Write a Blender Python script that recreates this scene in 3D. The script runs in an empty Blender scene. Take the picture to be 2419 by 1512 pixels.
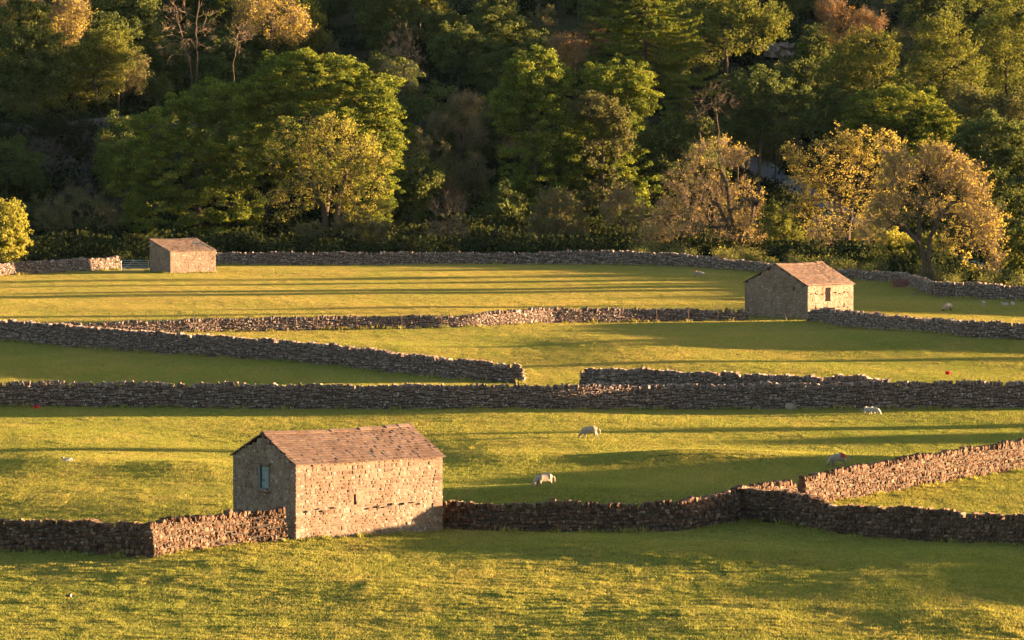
import bpy, bmesh, math, random
import numpy as np
from mathutils import Vector, Matrix, noise as mnoise

SC = bpy.context.scene
COL = SC.collection
RAD = math.radians
rng = np.random.default_rng(7)
random.seed(7)

# ------------------------------------------------------------------ camera model (photo pixels, 2418 x 1512)
PW, PH, F = 2418.0, 1512.0, 11000.0
CAMH, HOR = 28.0, 80.0
PITCH = math.atan((PH / 2 - HOR) / F)
SUN_EL, SUN_PHI = 3.3, 10.0           # degrees; phi = how far behind the picture's right hand the sun stands
SKY, EXPO, HAZE = 0.074, 3.6, 0.000004
SUNV = np.array([math.cos(RAD(SUN_EL)) * math.cos(RAD(SUN_PHI)), math.cos(RAD(SUN_EL)) * math.sin(RAD(SUN_PHI)), math.sin(RAD(SUN_EL))])


def ray(px, py):
    u = (px - PW / 2) / F
    v = -(py - PH / 2) / F
    return np.array([u, math.cos(PITCH) + v * math.sin(PITCH), -math.sin(PITCH) + v * math.cos(PITCH)])


def flat(px, py):
    d = ray(px, py)
    t = -CAMH / d[2]
    return d[0] * t, d[1] * t


def smooth(a, b, x):
    t = np.clip((x - a) / (b - a), 0, 1)
    return t * t * (3 - 2 * t)


_w = np.random.default_rng(21)
WAVES = []
for lam in (46, 39, 33, 27, 22, 19):
    th = _w.uniform(-0.9, 0.9)
    WAVES.append((2 * math.pi / lam * math.cos(th), 2 * math.pi / lam * math.sin(th), _w.uniform(0, 6.28), lam / (2 * math.pi) * math.tan(RAD(0.62))))
MICRO = []
for lam in (5.5, 4.3, 3.4, 2.7, 2.2):
    for k in range(2):
        th = _w.uniform(-1.2, 1.2)
        MICRO.append((2 * math.pi / lam * math.cos(th), 2 * math.pi / lam * math.sin(th), _w.uniform(0, 6.28), lam / (2 * math.pi) * math.tan(RAD(1.35))))
HUMPS = [(80.0, 243.0, 14.0, 30.0, 4.15), (104.0, 333.0, 16.0, 9.0, 5.4), (122.0, 492.0, 16.0, 30.0, 6.0)]   # unseen knolls added beyond the right-hand edge to shade the fields
for (px, py, sx, sy, h) in (
        (450, 1115, 5.0, 6, 0.50), (150, 1105, 4.0, 7, 0.25), (1640, 1088, 8, 4.2, 0.55), (1290, 1168, 9, 4.5, 0.55), (1180, 1085, 4, 6, 0.25),
        (2250, 812, 14, 15, 0.95), (1500, 822, 9, 15, 0.5), (900, 830, 9, 14, 0.35),
        (1720, 1318, 6, 6, 0.34), (2300, 1330, 6, 8, 0.5), (2150, 1400, 6, 7, 0.40), (1350, 1290, 3.5, 5, 0.3),
        (2330, 1470, 5, 6, 0.45), (1150, 1330, 3, 5, 0.10), (900, 1400, 3, 5, 0.08),
        (1700, 1470, 4, 5, 0.14)):
    x0, y0 = flat(px, py)
    HUMPS.append((x0, y0, sx, sy, h))


def hgt(x, y):
    """Ground height: nearly level meadows, then the wooded hillside."""
    x = np.asarray(x, float)
    y = np.asarray(y, float)
    z = np.zeros(np.broadcast(x, y).shape)
    near = 1.0 - 0.72 * smooth(230, 480, y)
    for kx, ky, ph, a in WAVES:
        z = z + near * a * np.sin(kx * x + ky * y + ph)
    mic = (1 - smooth(235, 300, y)) * 0.8 + 0.2
    mic = mic * (1 - 0.7 * smooth(380, 480, y))
    for kx, ky, ph, a in MICRO:
        z = z + 0.38 * mic * a * np.sin(kx * x + ky * y + ph)
    for x0, y0, sx, sy, h in HUMPS:
        z = z + h * np.exp(-((x - x0) / sx) ** 2 - ((y - y0) / sy) ** 2)
    z = z * smooth(150, 200, y)
    # hillside on which the camera stands
    z = z + 26.0 * np.clip(1 - y / 150.0, 0, 1.6) ** 2
    # wooded slope beyond the fields
    q = np.clip(y - 612 - 0.24 * np.clip(x, 0, 120), 0, None)
    up = 0.12 * np.clip(q, 0, 62) + 0.46 * np.clip(q - 62, 0, 140) + 0.05 * np.clip(q - 202, 0, None)
    up = up * (1 - 0.45 * smooth(90, 260, x))
    z = z + up
    # rock step on the far left
    cl = (1 - smooth(-52, -42, x)) * smooth(648.5, 653, y) * (1 - smooth(665, 705, y))
    z = z + 9.5 * cl
    return z


def ground(px, py):
    d = ray(px, py)
    ts = np.arange(150, 900, 0.5) / d[1]
    zz = CAMH + d[2] * ts - hgt(d[0] * ts, d[1] * ts)
    i = int(np.argmax(zz < 0))
    a, b = zz[i - 1], zz[i]
    t = ts[i - 1] + (ts[i] - ts[i - 1]) * a / (a - b)
    return np.array([d[0] * t, d[1] * t, CAMH + d[2] * t])


def at(px, py, D):
    d = ray(px, py)
    t = D / d[1]
    return np.array([d[0] * t, D, CAMH + d[2] * t])


def project(p):
    x, y, z = p[0], p[1], p[2] - CAMH
    f = y * math.cos(PITCH) - z * math.sin(PITCH)
    u = y * math.sin(PITCH) + z * math.cos(PITCH)
    return PW / 2 + F * x / f, PH / 2 - F * u / f


# ------------------------------------------------------------------ materials
def new_mat(name):
    m = bpy.data.materials.new(name)
    m.use_nodes = True
    nt = m.node_tree
    for n in list(nt.nodes):
        nt.nodes.remove(n)
    out = nt.nodes.new('ShaderNodeOutputMaterial')
    return m, nt, out


def N(nt, kind, **kw):
    n = nt.nodes.new(kind)
    for k, v in kw.items():
        if k.startswith('i_'):
            key = k[2:]
            n.inputs[int(key) if key.isdigit() else key.replace('_', ' ')].default_value = v
        else:
            setattr(n, k, v)
    return n


def ramp(nt, src, stops, interp='LINEAR'):
    r = nt.nodes.new('ShaderNodeValToRGB')
    r.color_ramp.interpolation = interp
    e = r.color_ramp.elements
    while len(e) > 1:
        e.remove(e[0])
    e[0].position = stops[0][0]
    e[0].color = (*stops[0][1], 1)
    for p, c in stops[1:]:
        el = e.new(p)
        el.color = (*c, 1)
    nt.links.new(src, r.inputs[0])
    return r.outputs[0]


def noise_tex(nt, scale, detail=4, rough=0.6, vec=None, dim='3D'):
    n = N(nt, 'ShaderNodeTexNoise', i_Scale=scale, i_Detail=detail, i_Roughness=rough)
    if vec is not None:
        nt.links.new(vec, n.inputs['Vector'])
    return n.outputs['Fac']


def mixc(nt, fac, a, b, mode='MIX'):
    m = nt.nodes.new('ShaderNodeMix')
    m.data_type = 'RGBA'
    m.blend_type = mode
    for s, v in ((m.inputs[0], fac), (m.inputs[6], a), (m.inputs[7], b)):
        if isinstance(v, (int, float)):
            s.default_value = v
        elif isinstance(v, tuple):
            s.default_value = (*v, 1)
        else:
            nt.links.new(v, s)
    return m.outputs[2]


def attr(nt, name):
    return N(nt, 'ShaderNodeAttribute', attribute_name=name).outputs['Fac']


def geo_pos(nt):
    return nt.nodes.new('ShaderNodeNewGeometry').outputs['Position']


def stone_mat(name, stops, lichen=0.64, lichen_col=(0.42, 0.41, 0.41), moss=0.7, bump=0.5, stain=0.0):
    m, nt, out = new_mat(name)
    pos = geo_pos(nt)
    c = ramp(nt, attr(nt, 'rnd'), stops)
    n1 = noise_tex(nt, 2.2, 5, 0.65, pos)
    c = mixc(nt, 0.55, c, ramp(nt, n1, [(0.3, (0.55, 0.52, 0.52)), (0.7, (1.25, 1.2, 1.12))]), 'MULTIPLY')
    n2 = noise_tex(nt, 5.5, 4, 0.6, pos)
    c = mixc(nt, ramp(nt, n2, [(lichen, (0, 0, 0)), (lichen + 0.035, (1, 1, 1))]), c, lichen_col)
    n3 = noise_tex(nt, 0.6, 5, 0.7, pos)
    c = mixc(nt, ramp(nt, n3, [(moss - 0.1, (0, 0, 0)), (moss + 0.1, (0.7, 0.7, 0.7))]), c, (0.085, 0.075, 0.03))
    if stain:
        mp = N(nt, 'ShaderNodeMapping')
        mp.inputs['Scale'].default_value = (1, 1, 0.45)
        nt.links.new(pos, mp.inputs[0])
        c = mixc(nt, stain, c, ramp(nt, noise_tex(nt, 0.9, 6, 0.7, mp.outputs[0]), [(0.36, (0.62, 0.52, 0.45)), (0.55, (1, 1, 1)), (0.72, (1.3, 1.3, 1.28))]), 'MULTIPLY')
    b = N(nt, 'ShaderNodeBsdfPrincipled', i_Roughness=0.95)
    b.inputs['Specular IOR Level'].default_value = 0.15
    nt.links.new(c, b.inputs['Base Color'])
    bp = N(nt, 'ShaderNodeBump', i_Strength=bump, i_Distance=0.06)
    nt.links.new(noise_tex(nt, 14, 5, 0.7, pos), bp.inputs['Height'])
    nt.links.new(bp.outputs[0], b.inputs['Normal'])
    nt.links.new(b.outputs[0], out.inputs[0])
    return m


def plain_mat(name, col, rough=0.8, var=0.25, scale=6.0, metal=0.0):
    m, nt, out = new_mat(name)
    tc = nt.nodes.new('ShaderNodeTexCoord')
    n = noise_tex(nt, scale, 5, 0.65, tc.outputs['Object'])
    lo = tuple(c * (1 - var) for c in col)
    hi = tuple(min(1, c * (1 + var)) for c in col)
    b = N(nt, 'ShaderNodeBsdfPrincipled', i_Roughness=rough, i_Metallic=metal)
    b.inputs['Specular IOR Level'].default_value = 0.06 if rough > 0.6 else 0.25
    nt.links.new(ramp(nt, n, [(0.3, lo), (0.7, hi)]), b.inputs['Base Color'])
    nt.links.new(b.outputs[0], out.inputs[0])
    return m


def leaf_mat(name, stops, trans=0.35, objvar=0.25):
    m, nt, out = new_mat(name)
    c = ramp(nt, attr(nt, 'rnd'), stops)
    oi = nt.nodes.new('ShaderNodeObjectInfo')
    c = mixc(nt, objvar, c, ramp(nt, oi.outputs['Random'], [(0, (0.7, 0.8, 0.85)), (0.5, (1, 1, 1)), (1, (1.3, 1.15, 0.95))]), 'MULTIPLY')
    d = nt.nodes.new('ShaderNodeBsdfDiffuse')
    t = nt.nodes.new('ShaderNodeBsdfTranslucent')
    nt.links.new(c, d.inputs[0])
    nt.links.new(mixc(nt, 1.0, c, (1.15, 1.05, 0.6), 'MULTIPLY'), t.inputs[0])
    mx = N(nt, 'ShaderNodeMixShader', i_0=trans)
    nt.links.new(d.outputs[0], mx.inputs[1])
    nt.links.new(t.outputs[0], mx.inputs[2])
    nt.links.new(mx.outputs[0], out.inputs[0])
    return m


M = {}
GREY = [(0.0, (0.0710, 0.0492, 0.0439)), (0.35, (0.1325, 0.0914, 0.0802)), (0.7, (0.1953, 0.1405, 0.1241)), (1.0, (0.3077, 0.2460, 0.2251))]
BROWN = [(0.0, (0.0441, 0.0249, 0.0172)), (0.35, (0.0826, 0.0486, 0.0332)), (0.7, (0.1240, 0.0761, 0.0536)), (1.0, (0.2066, 0.1434, 0.1073))]
PALE = [(0.0, (0.115, 0.082, 0.064)), (0.3, (0.148, 0.108, 0.086)), (0.7, (0.175, 0.132, 0.107)), (1.0, (0.215, 0.168, 0.14))]
M['stone'] = stone_mat('grey_field_stone', GREY, 0.622)
M['stone_far'] = stone_mat('lichened_field_stone', GREY, 0.602)
M['stone_brown'] = stone_mat('brown_field_stone', BROWN, 0.675)
M['barn_stone'] = stone_mat('pale_barn_stone', PALE, 0.615, (0.38, 0.36, 0.34), 0.74, 0.35, 0.8)
M['mortar'] = stone_mat('lime_mortar', PALE, 0.8, (0.4, 0.38, 0.35), 0.74, 0.4)
M['slate'] = stone_mat('stone_roof_slates', [(0, (0.105, 0.066, 0.052)), (0.5, (0.145, 0.094, 0.076)), (0.93, (0.19, 0.13, 0.105)), (0.94, (0.05, 0.052, 0.06)), (1, (0.09, 0.09, 0.10))], 0.69, (0.27, 0.23, 0.19), 0.66, 0.3, 0.7)
M['core'] = plain_mat('wall_core_rubble', (0.05, 0.042, 0.036), 1.0)
M['rock'] = stone_mat('limestone_rock', [(0, (0.045, 0.038, 0.04)), (0.5, (0.08, 0.07, 0.072)), (1, (0.13, 0.115, 0.115))], 0.74, (0.2, 0.2, 0.2), 0.55, 1.0)
M['wood'] = plain_mat('weathered_wood', (0.075, 0.052, 0.04), 0.85, 0.3, 9)
M['shutter'] = plain_mat('pale_blue_green_paint', (0.155, 0.20, 0.21), 0.7, 0.2, 5)
M['frame'] = plain_mat('dark_grey_frame', (0.10, 0.10, 0.11), 0.7)
M['brown_paint'] = plain_mat('brown_boarding', (0.009, 0.0045, 0.003), 0.9, 0.25, 4)
M['iron'] = plain_mat('galvanised_tube', (0.30, 0.32, 0.33), 0.45, 0.15, 8, 0.6)
M['black'] = plain_mat('black_iron', (0.02, 0.02, 0.02), 0.5)
M['rust'] = plain_mat('rusty_sheet', (0.14, 0.065, 0.055), 0.8, 0.5, 3)
M['red'] = plain_mat('red_plastic', (0.62, 0.02, 0.025), 0.4, 0.08, 3)
M['bark'] = plain_mat('tree_bark', (0.062, 0.045, 0.034), 0.95, 0.35, 3)
M['bark_mid'] = plain_mat('sunlit_twig_bark', (0.19, 0.135, 0.085), 0.95, 0.3, 3)
M['bark_pale'] = plain_mat('pale_twig_bark', (0.17, 0.118, 0.078), 0.95, 0.3, 3)
M['leaf_syc'] = leaf_mat('sycamore_leaves', [(0, (0.034, 0.054, 0.014)), (0.5, (0.10, 0.13, 0.026)), (1, (0.30, 0.29, 0.045))])
M['leaf_olive'] = leaf_mat('olive_spring_leaves', [(0, (0.055, 0.066, 0.018)), (0.5, (0.105, 0.118, 0.028)), (1, (0.18, 0.178, 0.038))])
M['leaf_gold'] = leaf_mat('golden_spring_leaves', [(0, (0.22, 0.175, 0.048)), (0.5, (0.32, 0.26, 0.07)), (1, (0.42, 0.335, 0.09))], 0.45, 0.12)
M['leaf_lime'] = leaf_mat('yellow_green_spring_leaves', [(0, (0.14, 0.145, 0.03)), (0.5, (0.235, 0.225, 0.048)), (1, (0.33, 0.295, 0.065))], 0.42, 0.1)
M['leaf_rust'] = leaf_mat('rusty_buds', [(0, (0.10, 0.06, 0.025)), (0.5, (0.17, 0.095, 0.035)), (1, (0.24, 0.14, 0.05))])
M['leaf_dull'] = leaf_mat('dull_grey_green_leaves', [(0, (0.06, 0.064, 0.027)), (0.5, (0.10, 0.10, 0.042)), (1, (0.15, 0.14, 0.06))])
M['leaf_con'] = leaf_mat('conifer_needles', [(0, (0.035, 0.055, 0.012)), (0.5, (0.075, 0.095, 0.018)), (1, (0.13, 0.145, 0.025))], 0.25)
M['leaf_under'] = leaf_mat('undergrowth_leaves', [(0, (0.012, 0.017, 0.008)), (0.5, (0.022, 0.028, 0.012)), (1, (0.038, 0.044, 0.017))])  # darkened well below the other leaves, standing in for shade under the trees
M['leaf_dark'] = leaf_mat('shaded_wood_leaves', [(0, (0.034, 0.048, 0.018)), (0.5, (0.072, 0.090, 0.031)), (1, (0.14, 0.15, 0.044))])
M['wool'] = plain_mat('sheep_wool', (0.25, 0.20, 0.16), 1.0, 0.18, 14)
M['wool_white'] = plain_mat('lamb_wool', (0.30, 0.275, 0.25), 1.0, 0.1, 14)
M['face_pale'] = plain_mat('pale_sheep_face', (0.17, 0.135, 0.11), 0.9, 0.12, 14)
M['face_dark'] = plain_mat('dark_sheep_face', (0.03, 0.028, 0.028), 0.8, 0.2, 14)
M['bird_dark'] = plain_mat('dark_plumage', (0.05, 0.032, 0.026), 0.8, 0.3, 30)
M['bird_white'] = plain_mat('white_plumage', (0.75, 0.72, 0.68), 0.8, 0.1, 30)
M['bird_orange'] = plain_mat('orange_legs', (0.5, 0.16, 0.05), 0.6, 0.1, 30)


def marked_wool():
    m, nt, out = new_mat('wool_with_red_raddle')
    tc = nt.nodes.new('ShaderNodeTexCoord')
    n = noise_tex(nt, 14, 5, 0.65, tc.outputs['Object'])
    c = ramp(nt, n, [(0.3, (0.19, 0.15, 0.12)), (0.7, (0.27, 0.215, 0.17))])
    c = mixc(nt, attr(nt, 'mark'), c, (0.26, 0.025, 0.015))
    b = N(nt, 'ShaderNodeBsdfPrincipled', i_Roughness=1.0)
    nt.links.new(c, b.inputs['Base Color'])
    nt.links.new(b.outputs[0], out.inputs[0])
    return m


M['wool_red'] = marked_wool()


def grass_blade_mat():
    m, nt, out = new_mat('meadow_grass_blades')
    pos = geo_pos(nt)
    r = attr(nt, 'rnd')
    green = ramp(nt, r, [(0, (0.088, 0.106, 0.032)), (0.5, (0.195, 0.20, 0.056)), (1, (0.32, 0.29, 0.082))])
    dry = ramp(nt, r, [(0, (0.16, 0.125, 0.05)), (0.5, (0.28, 0.215, 0.085)), (1, (0.42, 0.32, 0.135))])
    mp = N(nt, 'ShaderNodeMapping')
    mp.inputs['Scale'].default_value = (0.5, 0.22, 1)
    nt.links.new(pos, mp.inputs[0])
    n = noise_tex(nt, 0.55, 6, 0.66, mp.outputs[0])
    # drier tint with distance stands in for stronger sun on the far meadow
    sp = nt.nodes.new('ShaderNodeSeparateXYZ')
    nt.links.new(pos, sp.inputs[0])
    far_sun = N(nt, 'ShaderNodeMapRange', i_1=330.0, i_2=460.0, i_3=0.0, i_4=0.18)
    nt.links.new(sp.outputs[1], far_sun.inputs[0])
    ad = N(nt, 'ShaderNodeMath', operation='ADD')
    nt.links.new(n, ad.inputs[0])
    nt.links.new(far_sun.outputs[0], ad.inputs[1])
    c = mixc(nt, ramp(nt, ad.outputs[0], [(0.46, (0, 0, 0)), (0.78, (0.7, 0.7, 0.7))]), green, dry)
    n2 = noise_tex(nt, 0.09, 3, 0.5, mp.outputs[0])
    c = mixc(nt, 0.6, c, ramp(nt, n2, [(0.35, (0.8, 0.92, 0.8)), (0.65, (1.15, 1.08, 1.05))]), 'MULTIPLY')
    d = nt.nodes.new('ShaderNodeBsdfDiffuse')
    t = nt.nodes.new('ShaderNodeBsdfTranslucent')
    nt.links.new(c, d.inputs[0])
    nt.links.new(mixc(nt, 1.0, c, (1.15, 1.05, 0.55), 'MULTIPLY'), t.inputs[0])
    mx = N(nt, 'ShaderNodeMixShader', i_0=0.35)
    nt.links.new(d.outputs[0], mx.inputs[1])
    nt.links.new(t.outputs[0], mx.inputs[2])
    nt.links.new(mx.outputs[0], out.inputs[0])
    return m


M['grass'] = grass_blade_mat()


def soil_mat():
    m, nt, out = new_mat('turf_and_leaf_litter')
    pos = geo_pos(nt)
    n = noise_tex(nt, 0.8, 7, 0.7, pos)
    turf = ramp(nt, n, [(0.3, (0.035, 0.05, 0.010)), (0.7, (0.075, 0.085, 0.018))])
    lit = ramp(nt, n, [(0.3, (0.018, 0.019, 0.010)), (0.5, (0.03, 0.032, 0.014)), (0.7, (0.055, 0.043, 0.024))])
    c = mixc(nt, attr(nt, 'wood'), turf, lit)
    b = N(nt, 'ShaderNodeBsdfPrincipled', i_Roughness=1.0)
    b.inputs['Specular IOR Level'].default_value = 0.05
    nt.links.new(c, b.inputs['Base Color'])
    bp = N(nt, 'ShaderNodeBump', i_Strength=0.6, i_Distance=0.3)
    nt.links.new(n, bp.inputs['Height'])
    nt.links.new(bp.outputs[0], b.inputs['Normal'])
    nt.links.new(b.outputs[0], out.inputs[0])
    return m


M['soil'] = soil_mat()
M['tarmac'] = plain_mat('worn_tarmac', (0.15, 0.15, 0.165), 0.85, 0.15, 1.5)

# ------------------------------------------------------------------ mesh helpers


def build_mesh(name, V, Fs, mats, attrs=None, midx=None, smooth_shade=False):
    """V (n,3); Fs list of (m,k) index arrays."""
    me = bpy.data.meshes.new(name)
    V = np.asarray(V, np.float32)
    me.vertices.add(len(V))
    me.vertices.foreach_set('co', V.ravel())
    Fs = [np.asarray(f, np.int32) for f in Fs if len(f)]
    loops = np.concatenate([f.ravel() for f in Fs])
    sizes = np.concatenate([np.full(len(f), f.shape[1], np.int32) for f in Fs])
    starts = np.concatenate([[0], np.cumsum(sizes)[:-1]]).astype(np.int32)
    me.loops.add(len(loops))
    me.loops.foreach_set('vertex_index', loops)
    me.polygons.add(len(sizes))
    me.polygons.foreach_set('loop_start', starts)
    me.polygons.foreach_set('use_smooth', np.full(len(sizes), smooth_shade, bool))
    if midx is not None:
        me.polygons.foreach_set('material_index', np.asarray(midx, np.int32))
    for m in (mats if isinstance(mats, (list, tuple)) else [mats]):
        me.materials.append(m)
    for k, a in (attrs or {}).items():
        at_ = me.attributes.new(k, 'FLOAT', 'POINT')
        at_.data.foreach_set('value', np.asarray(a, np.float32))
    me.update(calc_edges=True)
    me.validate(verbose=False)
    return me


class MB:
    """Collects shapes and links them as ONE mesh object."""

    def __init__(s):
        s.V, s.F, s.R, s.n = [], {}, [], 0
        s.MI = {}

    def add(s, V, F, rnd=0.5, mi=0):
        V = np.asarray(V, float).reshape(-1, 3)
        F = np.asarray(F, int)
        s.V.append(V)
        k = F.shape[1]
        s.F.setdefault(k, []).append(F + s.n)
        s.MI.setdefault(k, []).append(np.full(len(F), mi))
        s.R.append(np.broadcast_to(np.asarray(rnd, float), (len(V),)))
        s.n += len(V)

    def box(s, c, h, X=(1, 0, 0), Y=(0, 1, 0), Z=(0, 0, 1), rnd=0.5, mi=0):
        q = np.array([[a, b, d] for a in (-1, 1) for b in (-1, 1) for d in (-1, 1)], float) * np.asarray(h)
        V = q[:, :1] * np.asarray(X) + q[:, 1:2] * np.asarray(Y) + q[:, 2:] * np.asarray(Z) + np.asarray(c)
        s.add(V, [[0, 1, 3, 2], [4, 6, 7, 5], [0, 4, 5, 1], [2, 3, 7, 6], [0, 2, 6, 4], [1, 5, 7, 3]], rnd, mi)

    def tube(s, pts, rad, k=8, rnd=0.5, mi=0, cap=True):
        pts = np.asarray(pts, float)
        rad = np.broadcast_to(np.asarray(rad, float), (len(pts),))
        T = np.gradient(pts, axis=0)
        T /= np.linalg.norm(T, axis=1)[:, None] + 1e-9
        ref = np.array([0.31, 0.87, 0.12]) if abs(T[0][2]) > 0.6 else np.array([0.05, 0.1, 1.0])
        A = np.cross(T, ref)
        A /= np.linalg.norm(A, axis=1)[:, None] + 1e-9
        B = np.cross(T, A)
        th = np.arange(k) * 2 * math.pi / k
        V = pts[:, None] + rad[:, None, None] * (np.cos(th)[None, :, None] * A[:, None] + np.sin(th)[None, :, None] * B[:, None])
        n = len(pts)
        i = np.arange(n - 1)[:, None] * k
        j = np.arange(k)[None]
        F4 = np.stack([i + j, i + (j + 1) % k, i + k + (j + 1) % k, i + k + j], -1).reshape(-1, 4)
        s.add(V.reshape(-1, 3), F4, rnd, mi)
        if cap:
            s.add(np.concatenate([V[-1], V[-1].mean(0)[None]]), [[a, (a + 1) % k, k] for a in range(k)], rnd, mi)

    def mesh(s, name, mats, smooth_shade=False, attrs=None):
        V = np.concatenate(s.V)
        ks = sorted(s.F)
        Fs = [np.concatenate(s.F[k]) for k in ks]
        mi = np.concatenate([np.concatenate(s.MI[k]) for k in ks])
        a = {'rnd': np.concatenate(s.R)}
        a.update(attrs or {})
        return build_mesh(name, V, Fs, mats, a, mi, smooth_shade)

    def obj(s, name, mats, parent=None, smooth_shade=False):
        return link(name, s.mesh(name, mats, smooth_shade), parent)


def link(name, me, parent=None, loc=None):
    o = bpy.data.objects.new(name, me)
    COL.objects.link(o)
    if parent is not None:
        o.parent = parent
    if loc is not None:
        o.location = loc
    return o


def tag(o, label=None, cat=None, group=None, kind=None):
    if label:
        o['label'] = label
    if cat:
        o['category'] = cat
    if group:
        o['group'] = group
    if kind:
        o['kind'] = kind
    return o


def empty(name, loc, rz=0.0):
    o = bpy.data.objects.new(name, None)
    o.empty_display_size = 0.3
    COL.objects.link(o)
    o.location = loc
    o.rotation_euler = (0, 0, rz)
    return o


def copy_tree(src, loc, rz=0.0, sc=(1, 1, 1)):
    r = src.copy()
    COL.objects.link(r)
    r.location = loc
    r.rotation_euler = (0, 0, rz)
    r.scale = sc
    for ch in src.children:
        c = ch.copy()
        COL.objects.link(c)
        c.parent = r
        for g in ch.children:
            d = g.copy()
            COL.objects.link(d)
            d.parent = c
    return r


# rounded stone template: 26 vertices, 24 quads
_idx = {}
_st = []
for a in (-1, 0, 1):
    for b in (-1, 0, 1):
        for c in (-1, 0, 1):
            if (a, b, c) != (0, 0, 0):
                _idx[(a, b, c)] = len(_st)
                k = abs(a) + abs(b) + abs(c)
                f = {1: 1.0, 2: 0.95, 3: 0.84}[k]
                _st.append((a * f, b * f, c * f))
STONE_V = np.array(_st)
_sf = []
for ax in range(3):
    for sgn in (-1, 1):
        for p in (-1, 0):
            for q in (-1, 0):
                quad = []
                for (dp, dq) in ((0, 0), (1, 0), (1, 1), (0, 1)):
                    v = [0, 0, 0]
                    v[ax] = sgn
                    v[(ax + 1) % 3] = p + dp
                    v[(ax + 2) % 3] = q + dq
                    quad.append(_idx[tuple(v)])
                _sf.append(quad if sgn > 0 else quad[::-1])
STONE_F = np.array(_sf)


def stones(mb, C, X, Y, Z, H, rnd, jit=0.10, rot=0.08, g=rng, mi=0, yaw=0.0):
    """Many stones at once: centres C (n,3), axes X,Y,Z (n,3), half sizes H (n,3)."""
    n = len(C)
    if n == 0:
        return
    X, Y, Z = (np.broadcast_to(np.asarray(a, float), (n, 3)) for a in (X, Y, Z))
    H = np.asarray(H)
    L = STONE_V[None] * H[:, None] * (1 + g.normal(0, jit, (n, 26, 3)))
    a = g.normal(0, rot, n)
    ca, sa = np.cos(a)[:, None], np.sin(a)[:, None]
    lx, lz = L[..., 0] * ca - L[..., 2] * sa, L[..., 0] * sa + L[..., 2] * ca
    yw = g.normal(0, yaw, n)
    cy, sy = np.cos(yw)[:, None], np.sin(yw)[:, None]
    ly = L[..., 1]
    lx, ly = lx * cy - ly * sy * 0.5, ly + lx * sy
    V = C[:, None] + lx[..., None] * X[:, None] + ly[..., None] * Y[:, None] + lz[..., None] * Z[:, None]
    Fq = (STONE_F[None] + (np.arange(n) * 26)[:, None, None]).reshape(-1, 4)
    mb.add(V.reshape(-1, 3), Fq, np.repeat(rnd, 26), mi)


# ------------------------------------------------------------------ the ground, one sheet
def axis(parts):
    out = []
    for a, b, st in parts:
        out.append(np.arange(a, b, st))
    return np.concatenate(out + [[parts[-1][1]]])


gx = axis([(-1600, -400, 100), (-400, -90, 10), (-90, -68, 2), (-68, 68, 0.55), (68, 90, 2), (90, 400, 10), (400, 1600, 100)])
gy = axis([(-300, 190, 10), (190, 205, 1.5), (205, 300, 0.6), (300, 600, 0.9), (600, 760, 1.6), (760, 900, 10), (900, 3000, 150)])
_fw = np.array([ground(px, py)[:2] for px, py in ((-60, 652), (282, 638), (506, 625), (812, 628), (1219, 624), (1417, 625.5), (1615, 631), (1827, 646), (2018, 661), (2129, 671), (2200, 702), (2311, 706), (2500, 716))])


def far_wall_y(x):
    return np.interp(x, _fw[:, 0], _fw[:, 1])


GX, GY = np.meshgrid(gx, gy)
GZ = hgt(GX, GY)
nx, ny = len(gx), len(gy)
ii = (np.arange(ny - 1)[:, None] * nx + np.arange(nx - 1)[None]).ravel()
gme = build_mesh('ground', np.stack([GX, GY, GZ], -1).reshape(-1, 3), [np.stack([ii, ii + 1, ii + nx + 1, ii + nx], -1)], M['soil'], {'wood': (GY > far_wall_y(GX) + 0.5).astype(float).ravel()}, smooth_shade=True)
tag(link('ground', gme), kind='structure')

# ------------------------------------------------------------------ dry stone walls


def resample(pts, step):
    pts = np.asarray(pts, float)
    d = np.concatenate([[0], np.cumsum(np.linalg.norm(np.diff(pts[:, :2], axis=0), axis=1))])
    s = np.linspace(0, d[-1], max(2, int(d[-1] / step)))
    return s, np.stack([np.interp(s, d, pts[:, k]) for k in range(pts.shape[1])], -1)


FOOT = []      # wall centre lines, for the taller grass at their foot


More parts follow.
